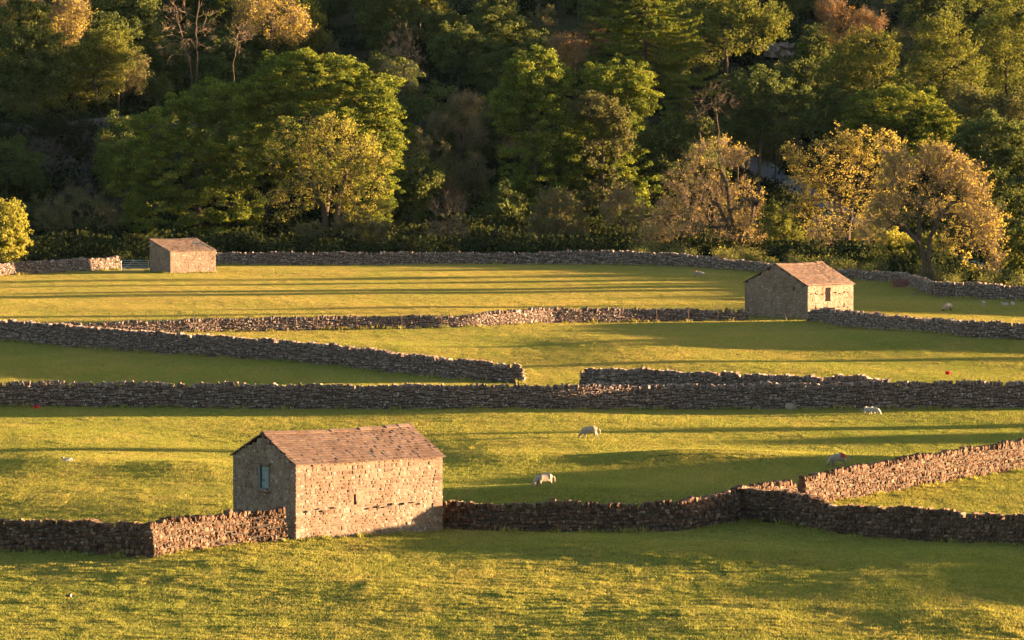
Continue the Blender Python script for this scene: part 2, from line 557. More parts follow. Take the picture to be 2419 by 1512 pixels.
def dry_wall(pix, label, mat, name='dry_stone_wall', scale=0.85, thick=0.62, cope_h=0.30, seed=0, end_slope=0.0, group='dry stone walls between the fields', extra_h=0.0):
    g = np.random.default_rng(100 + seed)
    pix = list(pix)
    for end, nb, lim in ((0, 1, -640), (-1, -2, 3060)):      # the walls run on beyond the view
        e, n_ = pix[end], pix[nb]
        if e[0] <= -60 or e[0] >= 2500:
            k = (lim - e[0]) / (e[0] - n_[0])
            k2 = max(-34, min(34, (e[2] - n_[2]) * k))
            pix.insert(0 if end == 0 else len(pix), (lim, e[1] + k2, e[2] + k2))
    P = []
    for (px, yt, yb) in pix:
        q = ground(px, yb)
        top = at(px, yt, q[1])[2] + extra_h
        P.append((q[0], q[1], top))
    s, R = resample(P, 0.3)
    L = s[-1]
    XY = R[:, :2]
    # gentle meander
    T = np.gradient(XY, axis=0)
    T /= np.linalg.norm(T, axis=1)[:, None]
    Nn = np.stack([T[:, 1], -T[:, 0]], -1)
    XY = XY + Nn * (0.04 * np.sin(s * 0.3 + seed) + 0.02 * np.sin(s * 1.3 + 2 * seed))[:, None]
    base = hgt(XY[:, 0], XY[:, 1])
    top = R[:, 2] + 0.05 * np.sin(s * 0.9 + seed * 3) + 0.04 * np.sin(s * 2.3 + seed)
    FOOT.append(np.column_stack([XY, base]))

    def frame(ss):
        x = np.interp(ss, s, XY[:, 0])
        y = np.interp(ss, s, XY[:, 1])
        tx = np.interp(ss, s, T[:, 0])
        ty = np.interp(ss, s, T[:, 1])
        ln = np.hypot(tx, ty)
        tx, ty = tx / ln, ty / ln
        zero = np.zeros_like(tx)
        return x, y, np.interp(ss, s, base), np.interp(ss, s, top), np.stack([tx, ty, zero], -1), np.stack([ty, -tx, zero], -1)

    mb = MB()
    hmean = float(np.mean(top - base)) - cope_h
    chunky = mat is M['stone_brown']
    nc = max(3, int(round(hmean / ((0.20 if chunky else 0.165) * scale))))
    fr = np.cumsum(g.uniform(0.7, 1.35, nc) * np.linspace(1.25, 0.85, nc))
    fr = np.concatenate([[0], fr / fr[-1]])
    for k in range(nc):
        m = int(L / (0.16 * scale)) + 4
        ln = (0.11 + g.gamma(2.2, 0.06 if chunky else 0.08, m)) * scale
        e = np.cumsum(ln) - 0.1
        e = e[e < L + 0.1]
        st = np.concatenate([[0], e[:-1]])
        cs = (st + e) / 2
        x, y, b, t, X, Nn2 = frame(np.clip(cs, 0, L))
        hh = (t - b - cope_h + 0.08)
        wob = 0.035 * np.sin(cs * 1.7 + k * 2.1) + 0.02 * np.sin(cs * 4.1 + k)
        z0 = b - 0.08 + hh * fr[k] + wob
        z1 = b - 0.08 + hh * fr[k + 1] + wob
        fk = (fr[k] + fr[k + 1]) / 2
        half = (thick / 2) * (1.18 - 0.42 * fk)
        keep = g.random(len(cs)) > 0.012
        off = g.normal(0, 0.022, len(cs))
        C = np.stack([x, y, (z0 + z1) / 2 + g.normal(0, 0.012, len(cs))], -1) + Nn2 * off[:, None]
        H = np.stack([(e - st) / 2 * 0.95, np.full(len(cs), half) * (1 + g.normal(0, 0.04, len(cs))), (z1 - z0) / 2 * g.uniform(0.82, 1.05, len(cs))], -1)
        stones(mb, C[keep], X[keep], Nn2[keep], (0, 0, 1), H[keep], np.clip(g.normal(0.45, 0.24, keep.sum()), 0, 1), 0.09, 0.07, g, 0, 0.13)
    # dark rubble heart, so that no light shows through the joints
    cs = np.linspace(0.12, L - 0.12, max(2, int(L / 0.5)))
    x, y, b, t, X, Nn2 = frame(cs)
    q = []
    for (w, zz) in ((thick * 0.44, b - 0.2), (thick * 0.27, t - cope_h)):
        for sg in (-1, 1):
            q.append(np.stack([x, y, zz], -1) + Nn2 * (sg * w))
    n = len(cs)
    Vc = np.concatenate(q)
    i = np.arange(n - 1)
    fq = []
    for (a, c) in ((0, 2), (2, 3), (3, 1)):
        fq.append(np.stack([a * n + i, a * n + i + 1, c * n + i + 1, c * n + i], -1))
    fq.append(np.array([[0, n, 3 * n, 2 * n], [n - 1, 3 * n - 1, 4 * n - 1, 2 * n - 1]]))
    mb.add(Vc, np.concatenate(fq), 0.0, 1)
    w = mb.obj(name, [mat, M['core']])
    tag(w, label, 'stone wall', group)
    # coping stones set on edge
    cb = MB()
    m = int(L / (0.15 * scale)) + 3
    ln = (0.11 + g.gamma(2.0, 0.065, m)) * scale
    e = np.cumsum(ln)
    e = e[e < L]
    st = np.concatenate([[0], e[:-1]])
    cs = (st + e) / 2
    x, y, b, t, X, Nn2 = frame(cs)
    hz = np.clip(g.normal(cope_h * 0.50, cope_h * 0.10, len(cs)), cope_h * 0.28, cope_h * 0.9)
    C = np.stack([x, y, t - cope_h + hz * 0.8], -1) + Nn2 * g.normal(0, 0.03, len(cs))[:, None]
    H = np.stack([(e - st) / 2 * 0.93, g.uniform(0.17, 0.27, len(cs)), hz], -1)
    keep = g.random(len(cs)) > 0.05
    stones(cb, C[keep], X[keep], Nn2[keep], (0, 0, 1), H[keep], np.clip(g.normal(0.45, 0.22, keep.sum()), 0, 1), 0.12, 0.30, g, 0, 0.25)
    cb.obj('coping', [mat], w)
    return w


dry_wall([(-60, 626, 656), (0, 621, 652), (139, 613, 644.5), (282, 606, 638)],
         'low sunlit stretch of dry stone wall ending at the metal field gate', M['stone_far'], seed=1)
dry_wall([(506, 597, 625), (650, 595, 627), (812, 595, 627), (1071, 595, 625), (1219, 597, 625), (1417, 590, 626), (1615, 599, 631),
          (1723, 612, 639), (1827, 622, 646), (1930, 632, 655), (2018, 639, 661), (2129, 643, 671), (2180, 656, 688), (2206, 668, 702)],
         'long shaded dry stone wall along the foot of the wood from the lean-to shed', M['stone_far'], seed=2)
dry_wall([(2206, 664, 703), (2311, 667, 706), (2418, 676, 711), (2500, 682, 716)],
         'grey lichened dry stone wall running from the leaning tree past the lambs', M['stone_far'], seed=3)
dry_wall([(-60, 765, 794), (134, 763, 792), (258, 760, 789.5), (436, 754, 786.5), (524, 751, 784.8), (806, 746, 779.5), (1041, 744.5, 775), (1105, 743, 773.5),
          (1206, 730, 769), (1306, 726, 764), (1474, 728, 761.5), (1615, 729.5, 760), (1768, 731, 758)],
         'dry stone wall with a line of thin wooden posts, ending at the square barn', M['stone'], seed=4)
dry_wall([(1909, 735, 760), (1941, 726, 763), (1975, 730, 771), (2109, 746, 782), (2277, 756, 797), (2418, 763, 805), (2500, 767, 809)],
         'lichen speckled dry stone wall running away from the corner of the square barn', M['stone_far'], seed=5)
dry_wall([(-60, 750, 803), (0, 754, 806), (168, 767, 821), (336, 781, 834), (537, 793, 846), (672, 803, 855), (812, 815, 866.5), (970, 837, 887), (1138, 852, 902.6), (1238, 861, 906)],
         'slanting dry stone wall that stops at the open gap between two fields', M['stone'], seed=6)
dry_wall([(1372, 874, 914), (1421, 867, 916), (1615, 876, 926), (1800, 883, 936), (1941, 889, 944), (2009, 886, 949), (2100, 897, 955)],
         'dry stone wall starting at the open gap and closing on the long straight wall', M['stone'], seed=7)
dry_wall([(-60, 900, 962), (0, 900, 962), (201, 900.5, 962), (403, 903, 964), (812, 908, 967), (1057, 908, 968), (1354, 907.5, 968), (1608, 908, 968), (1800, 906, 968),
          (1991, 903, 967.5), (2109, 900, 967), (2280, 899, 966), (2418, 899, 965), (2500, 899, 964.5)],
         'long straight dry stone wall crossing the whole view behind the grazing sheep', M['stone'], seed=8)
dry_wall([(-60, 1224, 1300), (0, 1225, 1302), (180, 1228, 1306), (306, 1232, 1316), (360, 1233, 1319)],
         'shaded dry stone wall in front of the meadow, ending at a bulging corner', M['stone_brown'], seed=9, scale=0.92)
dry_wall([(352, 1233, 1320), (385, 1225, 1313), (486, 1216, 1296), (576, 1205, 1285), (670, 1203, 1277)],
         'rough sunlit dry stone wall climbing from the bulging corner to the big barn gable', M['stone_brown'], seed=10, scale=0.85)
dry_wall([(1046, 1182, 1250), (1121, 1186, 1254), (1227, 1188, 1257), (1312, 1183, 1258), (1439, 1186, 1258), (1608, 1181, 1254), (1683, 1165, 1241), (1752, 1146, 1229)],
         'shaded dry stone wall running from the big barn to the corner where three walls meet', M['stone_brown'], seed=11, scale=0.9)
dry_wall([(1744, 1150, 1229.5), (1856, 1160, 1237), (1955, 1175, 1256)],
         'short taller piece of shaded wall with a broken step at its end', M['stone_brown'], seed=12, scale=0.9)
dry_wall([(1949, 1193, 1255), (1991, 1191, 1262), (2107, 1195, 1274), (2261, 1206, 1284), (2418, 1216, 1293), (2500, 1222, 1298)],
         'lower shaded wall below the triangle of grass, running on from the broken step', M['stone_brown'], seed=13, scale=0.9)
dry_wall([(1750, 1147, 1229), (1837, 1135, 1211), (1876, 1139, 1203)],
         'short sunlit ragged wall between the wall corner and the leaning stone post', M['stone_brown'], seed=14, scale=0.85)
dry_wall([(1893, 1128, 1200), (1953, 1111, 1187), (2068, 1091, 1168), (2146, 1077, 1154), (2223, 1065, 1141), (2338, 1049, 1122), (2418, 1038, 1112), (2500, 1027, 1101)],
         'brightly sunlit dry stone wall climbing from the leaning stone post behind the triangle of grass', M['stone_brown'], seed=15, scale=0.85)

# ------------------------------------------------------------------ barns


def facing(mb, o, U, Nn, length, topf, openings, g, course=0.16, ln=(0.15, 0.115), pale=0.5, rough=0.012, mi=0, mmi=1, z_from=-0.3):
    """Lay a skin of stones on a wall plane: origin o, along U, outward Nn; topf(u) = wall height; openings [(u0,u1,z0,z1)]."""
    zmax = max(topf(u) for u in np.linspace(0, length, 21))
    z = z_from
    Z = np.array([0, 0, 1.0])
    while z < zmax:
        h = course * g.choice([0.6, 0.8, 1.0, 1.25, 1.6]) * g.uniform(0.9, 1.1)
        zc = z + h / 2
        u = 0.0
        cs = []
        kq = int(z / 0.36) % 2
        while u < length:
            l = ln[0] + g.gamma(2.0, ln[1])
            if u == 0.0:
                l = 0.62 if kq else 0.34
            elif length - u - l < 0.3:
                l = length - u
            e = min(length, u + l)
            if length - e < 0.12:
                e = length
            cs.append((u, e))
            u = e
        segs = []
        for (a, b) in cs:
            for (u0, u1, z0, z1) in openings:
                if z0 - 0.02 < zc < z1 + 0.02:
                    if a < u1 and b > u0:
                        if a < u0 - 0.05:
                            b2 = u0
                            segs.append((a, b2))
                        if b > u1 + 0.05:
                            segs.append((u1, b))
                        break
            else:
                segs.append((a, b))
        segs = [(a, b) for a, b in segs if min(topf(a), topf(b)) > zc - 0.02]
        if segs:
            A = np.array(segs)
            c = A.mean(1)
            hl = (A[:, 1] - A[:, 0]) / 2
            dep = g.normal(0, rough, len(c))
            C = np.asarray(o) + c[:, None] * U + (zc + g.normal(0, 0.006, len(c)))[:, None] * Z + (-0.09 + dep)[:, None] * Nn
            H = np.stack([hl * 0.95, np.full(len(c), 0.10), np.full(len(c), h / 2 * 0.95) * g.uniform(0.82, 1.02, len(c))], -1)
            H[0, 1] += 0.012
            H[-1, 1] += 0.012
            stones(mb, C, U, Nn, Z, H, np.clip(g.normal(pale, 0.2, len(c)), 0, 1), 0.035, 0.02, g, mi)
            # mortar bed between the stones
            for (a, b) in segs:
                if b - a > 0.02:
                    mb.box(np.asarray(o) + (a + b) / 2 * U + zc * Z - 0.114 * Nn, ((b - a) / 2, 0.10, h / 2), U, Nn, Z, pale, mmi)
        z += h


def slates(mb, o, U, V, Nn, length, run, g, dark=None, mi=0):
    """Stone slates on a roof plane: o = eave corner, U along the eave, V up the slope."""
    v = -0.06
    k = 0
    while v < run:
        ex = 0.33 - 0.13 * (v / run)
        u = -g.uniform(0, 0.3)
        while u < length:
            w = g.uniform(0.24, 0.52)
            a, b = max(u, 0), min(u + w, length)
            if b - a > 0.08:
                ln = ex * 1.55
                tilt = 0.035 + g.normal(0, 0.005)
                Vt = V + Nn * -tilt / ln * 1.2
                Vt = Vt / np.linalg.norm(Vt)
                Nt = np.cross(U, Vt)
                if Nt @ Nn < 0:
                    Nt = -Nt
                top = min(v + ln, run + 0.02)
                vv = (v + top) / 2
                c = o + U * ((a + b) / 2 + g.normal(0, 0.012)) + V * vv + Nn * (0.045 + g.normal(0, 0.006))
                c = c - np.array([0, 0, 0.11]) * math.sin(math.pi * min(1, max(0, (a + b) / 2 / length))) * (vv / run) ** 1.3
                r = np.clip(g.normal(0.45, 0.13), 0, 0.92)
                if dark is not None and dark((a + b) / 2 / length, v / run):
                    r = 0.98 if g.random() < 0.75 else 0.7
                    c = c - Nn * 0.03 * g.random()
                elif g.random() < 0.004:
                    r = 0.97
                mb.box(c, ((b - a) / 2 - 0.004, (top - v) / 2, 0.018 + 0.012 * g.random()), U, Vt, Nt, r, mi)
            u += w
        v += ex
        k += 1


def gable_barn(name, label, near_px, alpha, L, W, he, rise, seed, gable_open, long_open, mono=0.0, course=0.17, dark=None, pale=(0.42, 0.55)):
    g = np.random.default_rng(300 + seed)
    p0 = ground(*near_px)
    al = RAD(alpha)
    U = np.array([math.sin(al), math.cos(al), 0])
    V = np.array([-math.cos(al), math.sin(al), 0])
    Z = np.array([0, 0, 1.0])
    root = empty(name, p0)
    tag(root, label, 'barn', 'stone field barns')
    o0 = np.zeros(3)
    if mono:
        gf = lambda v: he + mono * v / W
        backh = he + mono
    else:
        gf = lambda v: he + rise * (1 - abs(v - W / 2) / (W / 2))
        backh = he
    # walls: long front, near gable, back, far gable
    specs = [('long_wall', o0, U, -V, L, lambda u: he, long_open, pale[1]),
             ('gable_wall', o0, V, -U, W, gf, gable_open, pale[0]),
             ('back_wall', W * V, U, V, L, lambda u: backh, [], 0.4),
             ('gable_wall', L * U, V, U, W, gf, [], 0.4)]
    walls = []
    for i, (nm, o, A, Nn, ln_, tf, op, pl) in enumerate(specs):
        mb = MB()
        facing(mb, o, A, Nn, ln_, tf, op, g, course, pale=pl)
        # wall body behind the skin, set in from the corners
        k = 0.55
        us = np.linspace(0.14, ln_ - 0.14, 13)
        pts = []
        for dd in (-0.21, -k):
            for zt in (0, 1):
                pts.append(np.array([o + A * u + Nn * dd + Z * ((tf(u) - 0.05) if zt else -0.6) for u in us]))
        n = len(us)
        Vc = np.concatenate(pts)
        i_ = np.arange(n - 1)
        fs = [np.stack([a * n + i_, a * n + i_ + 1, c * n + i_ + 1, c * n + i_], -1) for a, c in ((0, 1), (1, 3), (3, 2))]
        mb.add(Vc, np.concatenate(fs), 0.0, 2)
        if nm == 'long_wall':
            # row of through-stones that stick out
            if L > 8:
                for u in list(np.arange(0.9, 2.7, 0.55)) + list(np.arange(4.6, 8.4, 0.62)):
                    zc = 1.6 + g.normal(0, 0.06)
                    stones(mb, np.array([A * (u + g.normal(0, 0.14)) + Z * zc - Nn * 0.01]), A, Nn, Z, np.array([[g.uniform(0.08, 0.19), 0.13, g.uniform(0.035, 0.07)]]), np.array([0.45]), 0.08, 0.05, g)
            elif not mono:
                for zc in (1.15, 2.55):
                    for u in np.arange(0.7, L - 0.4, 0.62):
                        if not (2.1 < u < 3.3 and zc > 1.6):
                            stones(mb, np.array([A * (u + g.normal(0, 0.12)) + Z * (zc + g.normal(0, 0.04)) + Nn * 0.01]), A, Nn, Z, np.array([[g.uniform(0.1, 0.2), 0.13, 0.045]]), np.array([0.35]), 0.08, 0.05, g)
        w = mb.obj(nm, [M['barn_stone'], M['mortar'], M['core']], root)
        walls.append(w)
    # roof
    rb = MB()
    ov = 0.10
    if mono:
        run = math.hypot(W, mono)
        Vs = (V * W + Z * mono) / run
        Nn = np.cross(U, Vs)
        Nn = Nn if Nn[2] > 0 else -Nn
        o = Z * he - Vs * 0.12 - U * ov
        slates(rb, o, U, Vs, Nn, L + 2 * ov, run + 0.25, g, dark)
        c = Z * he + U * L / 2 + Vs * run / 2 - Nn * 0.02
        rb.box(c - Nn * 0.17, (L / 2 - 0.05, run / 2, 0.03), U, Vs, Nn, 0.3)
    else:
        run = math.hypot(W / 2, rise)
        for sgn, oo in ((1, o0), (-1, W * V)):
            Vs = (sgn * V * W / 2 + Z * rise) / run
            Nn = np.cross(U, Vs)
            Nn = Nn if Nn[2] > 0 else -Nn
            o = oo + Z * he - Vs * 0.14 - U * ov
            slates(rb, o, U, Vs, Nn, L + 2 * ov, run + 0.14, g, dark)
            c = oo + Z * he + U * L / 2 + Vs * (run / 2 - 0.03) - Nn * 0.03
            rb.box(c - Nn * 0.17, (L / 2 - 0.05, run / 2, 0.03), U, Vs, Nn, 0.3)
    roof = rb.obj('roof', [M['slate']], root)
    if not mono:
        cb = MB()
        u = -ov
        pk = V * W / 2 + Z * (he + rise)
        sl = math.atan2(rise, W / 2)
        while u < L + ov - 0.05:
            w = min(g.uniform(0.55, 0.95), L + ov - u)
            z = 0.075 + g.normal(0, 0.012)
            for sgn in (-1, 1):
                Vt = sgn * V * math.cos(sl) - Z * math.sin(sl)
                Nn = np.cross(U, Vt)
                Nn = Nn if Nn[2] > 0 else -Nn
                cb.box(pk + U * (u + w / 2) + Vt * 0.13 + Z * (z - 0.11 * math.sin(math.pi * min(1, max(0, (u + w / 2) / L)))) + Nn * 0.03, (w / 2 - 0.012, 0.15, 0.03), U, Vt, Nn, np.clip(g.normal(0.6, 0.15), 0, 0.92))
            u += w
        cb.obj('ridge_cap', [M['slate']], roof)
    return root, walls, U, V, p0


b1, w1, U1, V1, P1 = gable_barn('stone_barn', 'large stone field barn with pale blue shutter in its shaded gable, nearest the viewer', (698, 1277), 57, 9.55, 6.95, 4.2, 1.48, 1,
                                [(2.85, 4.15, 2.55, 3.95)], [(3.75, 3.9, 1.85, 2.32)], pale=(0.52, 0.52))
Zv = np.array([0, 0, 1.0])
# gable hatch with boarded shutter
sh = MB()
for k in range(6):
    sh.box(V1 * (2.98 + 0.145 * k + 0.07) - U1 * (-0.11 - 0.006 * (k % 2)) + Zv * 3.24, (0.064, 0.02, 0.64), V1, U1, Zv, 0.5)
for zz in (2.8, 3.7):
    sh.box(V1 * 3.41 + U1 * 0.085 + Zv * zz, (0.42, 0.012, 0.05), V1, U1, Zv, 0.5)
sh_o = sh.obj('shutter', [M['shutter']], w1[1])
hb = MB()
hb.box(V1 * 3.62 + U1 * 0.07 + Zv * 3.05, (0.13, 0.015, 0.028), V1, U1, Zv)
hb.obj('latch', [M['black']], b1)
fb = MB()
for vv, zz, hv, hz in ((2.90, 3.25, 0.05, 0.70), (3.98, 3.25, 0.12, 0.70)):
    fb.box(V1 * vv + U1 * 0.04 + Zv * zz, (hv, 0.06, hz), V1, U1, Zv)
fb.box(V1 * 3.44 + U1 * 0.04 + Zv * 3.91, (0.415, 0.06, 0.04), V1, U1, Zv)
fb.box(V1 * 3.44 + U1 * 0.02 + Zv * 2.58, (0.415, 0.09, 0.035), V1, U1, Zv)
fb.obj('hatch_frame', [M['frame']], w1[1])
for nm, zz, hz, hv in (('lintel', 4.04, 0.10, 0.95), ('sill', 2.48, 0.07, 0.80)):
    t = MB()
    stones(t, np.array([V1 * 3.5 + Zv * zz - U1 * 0.02]), V1, -U1, Zv, np.array([[hv, 0.13, hz]]), np.array([0.35]), 0.02, 0.0, rng)
    t.obj(nm, [M['barn_stone']], w1[1])

b2, w2, U2, V2, P2 = gable_barn('stone_barn', 'square stone barn with brown hatch in its bright wall, in front of the golden trees', (1907, 757), 49.7, 6.25, 9.0, 3.38, 1.95, 2,
                                [(1.85, 2.1, 2.75, 3.05)], [(2.4, 3.1, 1.72, 3.1), (0.95, 1.1, 2.5, 2.75), (3.75, 3.95, 2.5, 2.72), (4.9, 5.1, 2.52, 2.72), (4.9, 5.08, 1.2, 1.5), (2.6, 2.72, 1.15, 1.4), (1.0, 1.15, 1.05, 1.3)], course=0.15, pale=(0.5, 0.62))
hb = MB()
for k in range(4):
    hb.box(U2 * (2.42 + 0.085 + 0.165 * k) + V2 * 0.05 + Zv * 2.41, (0.079, 0.02, 0.675), U2, V2, Zv, 0.3 + 0.1 * (k % 2))
for zz in (1.95, 2.8):
    hb.box(U2 * 2.75 + V2 * 0.022 + Zv * zz, (0.33, 0.012, 0.05), U2, V2, Zv, 0.4)
hb.obj('hatch', [M['brown_paint']], w2[0])

b3, w3, U3, V3, P3 = gable_barn('lean_to_shed', 'small lean-to stone shed with one sloping roof, beside the metal gate', (402, 648), 60.4, 5.9, 5.6, 2.63, 0, 3, [], [], mono=1.25, course=0.15,
                                dark=lambda a, b: a > 0.80 + 0.10 * math.sin(b * 9) and 0.08 < b and a < 0.97, pale=(0.5, 0.60))
BARNS = [(P1, U1, V1, 9.55, 6.95), (P2, U2, V2, 6.25, 9.0), (P3, U3, V3, 5.9, 5.6)]
for (Pn, U, V, L, W, he, ri, mono) in ((P1, U1, V1, 9.55, 6.95, 4.2, 1.48, 0), (P2, U2, V2, 6.25, 9.0, 3.38, 1.95, 0), (P3, U3, V3, 5.9, 5.6, 2.63, 0, 1.25)):
    print('BARN', [tuple(round(float(c)) for c in project(Pn + q)) for q in (Zv * he, Zv * he + V * W if not mono else Zv * (he + mono) + V * W, Zv * he + U * L, Zv * (he + ri) + V * W / 2, Zv * (he + ri) + V * W / 2 + U * L)])

# ------------------------------------------------------------------ small things in the fields


def lead(px, py):
    return Vector(ground(px, py))


# metal field gate beside the lean-to shed
ga, gb = ground(285, 641), ground(352, 642)
gdir = (gb - ga)
glen = float(np.linalg.norm(gdir[:2]))
groot = empty('field_gate', ga, math.atan2(gdir[1], gdir[0]))
tag(groot, 'grey tubular metal field gate between the wall end and the lean-to shed', 'gate')
fb = MB()
for x in (0.06, glen - 0.08):
    fb.tube([(x, 0, 0.05), (x, 0, 1.32)], 0.035)
for z in (0.12, 1.30):
    fb.tube([(0.06, 0, z), (glen - 0.08, 0, z)], 0.032)
fb.obj('gate_frame', [M['iron']], groot)
for z in (0.32, 0.54, 0.78, 1.03):
    t = MB()
    t.tube([(0.06, 0, z), (glen - 0.08, 0, z)], 0.024)
    t.obj('bar', [M['iron']], groot)
t = MB()
t.tube([(0.10, -0.03, 0.14), (glen * 0.5, -0.03, 1.28)], 0.02)
t.tube([(glen * 0.5, -0.03, 1.28), (glen - 0.12, -0.03, 0.14)], 0.02)
t.obj('brace', [M['iron']], groot)
gp = ground(356, 643)
pm = MB()
pm.tube([(0, 0, -0.3), (0.01, 0, 0.8), (0, 0.01, 1.55)], (0.10, 0.09, 0.08))
pp = pm.obj('gate_post', [M['wood']])
pp.location = gp
tag(pp, 'dark wooden gate post against the shaded side of the lean-to shed', 'post')

# thin posts of the fence along the second wall
ORD = 'first second third fourth fifth sixth seventh eighth ninth tenth eleventh twelfth thirteenth fourteenth fifteenth sixteenth seventeenth eighteenth'.split()
posts = [(258, 736, 777, 0), (345, 738, 780, 0), (440, 739, 783, 0.2), (519, 742, 787, -2.0), (609, 745, 786, 0.3), (677, 745, 784, 0), (748, 743, 782, 0.4), (842, 740, 780, 0), (948, 740, 779, 0.3),
         (1043, 741, 777, 0), (1125, 733, 774, -2.4), (1217, 727, 768, 0.4), (1294, 725, 766, 0), (1371, 723, 764, 0.3), (1438, 724, 764, 0), (1551, 722, 762, -0.5), (1625, 724, 762, 0.4), (1694, 722, 760, 0.6)]
pmesh = MB()
pmesh.tube([(0, 0, -0.4), (0.01, 0, 0.7), (-0.01, 0.01, 1.35), (0, 0, 1.75)], (0.038, 0.036, 0.035, 0.03), 6)
pme = pmesh.mesh('fence_post', [M['wood']])
proto = None
for i, (px, yt, yb, lean) in enumerate(posts):
    q = ground(px, yb)
    q = q + np.array([0, -0.05, 0])
    if proto is None:
        o = link('fence_post', pme)
        proto = o
    else:
        o = proto.copy()
        COL.objects.link(o)
    o.location = q
    hh = at(px, yt, q[1])[2] - q[2]
    o.rotation_euler = (0, RAD(lean * 5), 0)
    o.scale = (1, 1, hh / 1.75)
    how = 'slanting' if abs(lean) >= 2 else 'thin upright'
    tag(o, f'{how} wooden post, {ORD[i]} from the left along the fenced wall', 'fence post', 'thin posts along the fenced wall')

q = ground(1217, 623)
t = MB()
t.box((0, 0, 0.35), (0.09, 0.06, 0.5), rnd=0.5)
t.tube([(0, 0, 0.8), (0, 0, 0.98)], (0.09, 0.05), 6)
o = t.obj('marker_post', [M['wood']])
o.location = q + np.array([0, -0.5, 0])
tag(o, 'short pale post standing in front of the long shaded wall', 'post')

q = ground(1884, 1201)
t = MB()
t.add(np.array([(-.16, -.1, -.4), (.16, -.1, -.4), (.16, .1, -.4), (-.16, .1, -.4), (-.02, -.09, 1.0), (.24, -.09, 1.0), (.24, .09, 1.0), (-.02, .09, 1.0), (0.06, -.06, 1.72), (0.27, -.06, 1.78), (0.27, .06, 1.78), (0.06, .06, 1.72)]),
      [[0, 1, 5, 4], [1, 2, 6, 5], [2, 3, 7, 6], [3, 0, 4, 7], [4, 5, 9, 8], [5, 6, 10, 9], [6, 7, 11, 10], [7, 4, 8, 11], [8, 9, 10, 11]], 0.35)
o = t.obj('stone_post', [M['stone_brown']])
o.location = q
tag(o, 'leaning reddish stone post set in the gap of the sunlit wall', 'post')

# red buckets


def bucket(px, py, w, h, label, tip):
    q = ground(px, py)
    root = empty('red_bucket', q, 0.3)
    root.rotation_euler = (0, tip, 0.3)
    tag(root, label, 'bucket', 'red feed buckets')
    b = MB()
    prof = [(0.0, 0.015), (0.40, 0.0), (0.42, 0.02), (0.5, h), (0.53, h), (0.53, h - 0.03), (0.46, h - 0.02), (0.38, 0.04), (0, 0.04)]
    k = 18
    th = np.arange(k) * 2 * math.pi / k
    V = np.array([[(r * w * math.cos(a), r * w * math.sin(a), z) for a in th] for r, z in prof]).reshape(-1, 3)
    fs = [[i * k + j, i * k + (j + 1) % k, (i + 1) * k + (j + 1) % k, (i + 1) * k + j] for i in range(len(prof) - 1) for j in range(k)]
    b.add(V, fs)
    b.obj('tub', [M['red']], root, True)
    hnd = MB()
    a = np.linspace(0, math.pi, 10)
    hnd.tube(np.stack([0.5 * w * np.cos(a), 0.25 * w * np.sin(a), h + 0.10 * np.sin(a)], -1), 0.012, 5)
    hnd.obj('handle', [M['black']], root)


bucket(86, 966, 0.42, 0.24, 'red feed bucket on the grass at the foot of the long straight wall', 0.0)
bucket(2238, 886, 0.46, 0.30, 'red feed bucket out in the sunny field behind the long straight wall', 0.08)

# rusty sheet and plank by the broken wall
q = ground(2127, 679)
t = MB()
for k in range(9):
    t.box((-0.85 + 0.2 * k, 0.02 * (k % 2), 0.42), (0.103, 0.02, 0.62), rnd=0.5)
o = t.obj('metal_sheet', [M['rust']])
o.location = q + np.array([0, -0.25, 0])
o.rotation_euler = (RAD(-28), RAD(4), RAD(8))
tag(o, 'rusty dark metal sheet leaning on the broken far wall', 'metal sheet')
a, b = ground(2150, 705), ground(2172, 685)
t = MB()
c = (a + b) / 2
X = (b - a)
ln_ = np.linalg.norm(X)
X = X / ln_
Y = np.cross([0, 0, 1], X)
Y /= np.linalg.norm(Y)
t.box((0, 0, 0.10), (min(ln_ / 2, 2.2), 0.14, 0.05), X, Y, np.cross(X, Y))
t.box((X * 0.8 + np.array([0, 0, 0.02])), (0.12, 0.2, 0.05), X, Y, np.cross(X, Y))
o = t.obj('plank', [M['bark_pale']])
o.location = c
tag(o, 'fallen pale timber plank on the grass by the rusty sheet', 'plank')
for (px, yb, ex, ez, lab) in ((1850, 757, -0.35, 1.5, 'thin stick leaning on the shaded gable of the square barn'), (1858, 758, -0.6, 1.9, 'longer stick leaning on the shaded gable beside the thin stick')):
    q = ground(px, yb)
    t = MB()
    t.tube([(0, 0, 0), (ex * 0.5, 0.1, ez * 0.5), (ex, 0.35, ez)], (0.04, 0.035, 0.03), 6)
    o = t.obj('wooden_stick', [M['bark_pale']])
    o.location = q
    tag(o, lab, 'stick')


def rock(px, py, r, label, mat='rock', flatten=0.6, seed=0):
    g = np.random.default_rng(500 + seed)
    q = ground(px, py)
    bm = bmesh.new()
    bmesh.ops.create_icosphere(bm, subdivisions=3, radius=1)
    for v in bm.verts:
        n = mnoise.noise(v.co * 1.3 + Vector((seed * 3.1, 0, 0))) * 0.45 + mnoise.noise(v.co * 3.3 + Vector((seed, 2, 0))) * 0.18
        v.co *= 1 + n
        v.co = Vector((v.co.x * r[0], v.co.y * r[1], v.co.z * r[2]))
    me = bpy.data.meshes.new('boulder')
    bm.to_mesh(me)
    bm.free()
    me.materials.append(M[mat])
    a_ = me.attributes.new('rnd', 'FLOAT', 'POINT')
    a_.data.foreach_set('value', np.full(len(me.vertices), 0.6, np.float32))
    o = link('boulder', me, None, q + np.array([0, 0, r[2] * 0.4]))
    tag(o, label, 'boulder')
    return o


# ------------------------------------------------------------------ animals


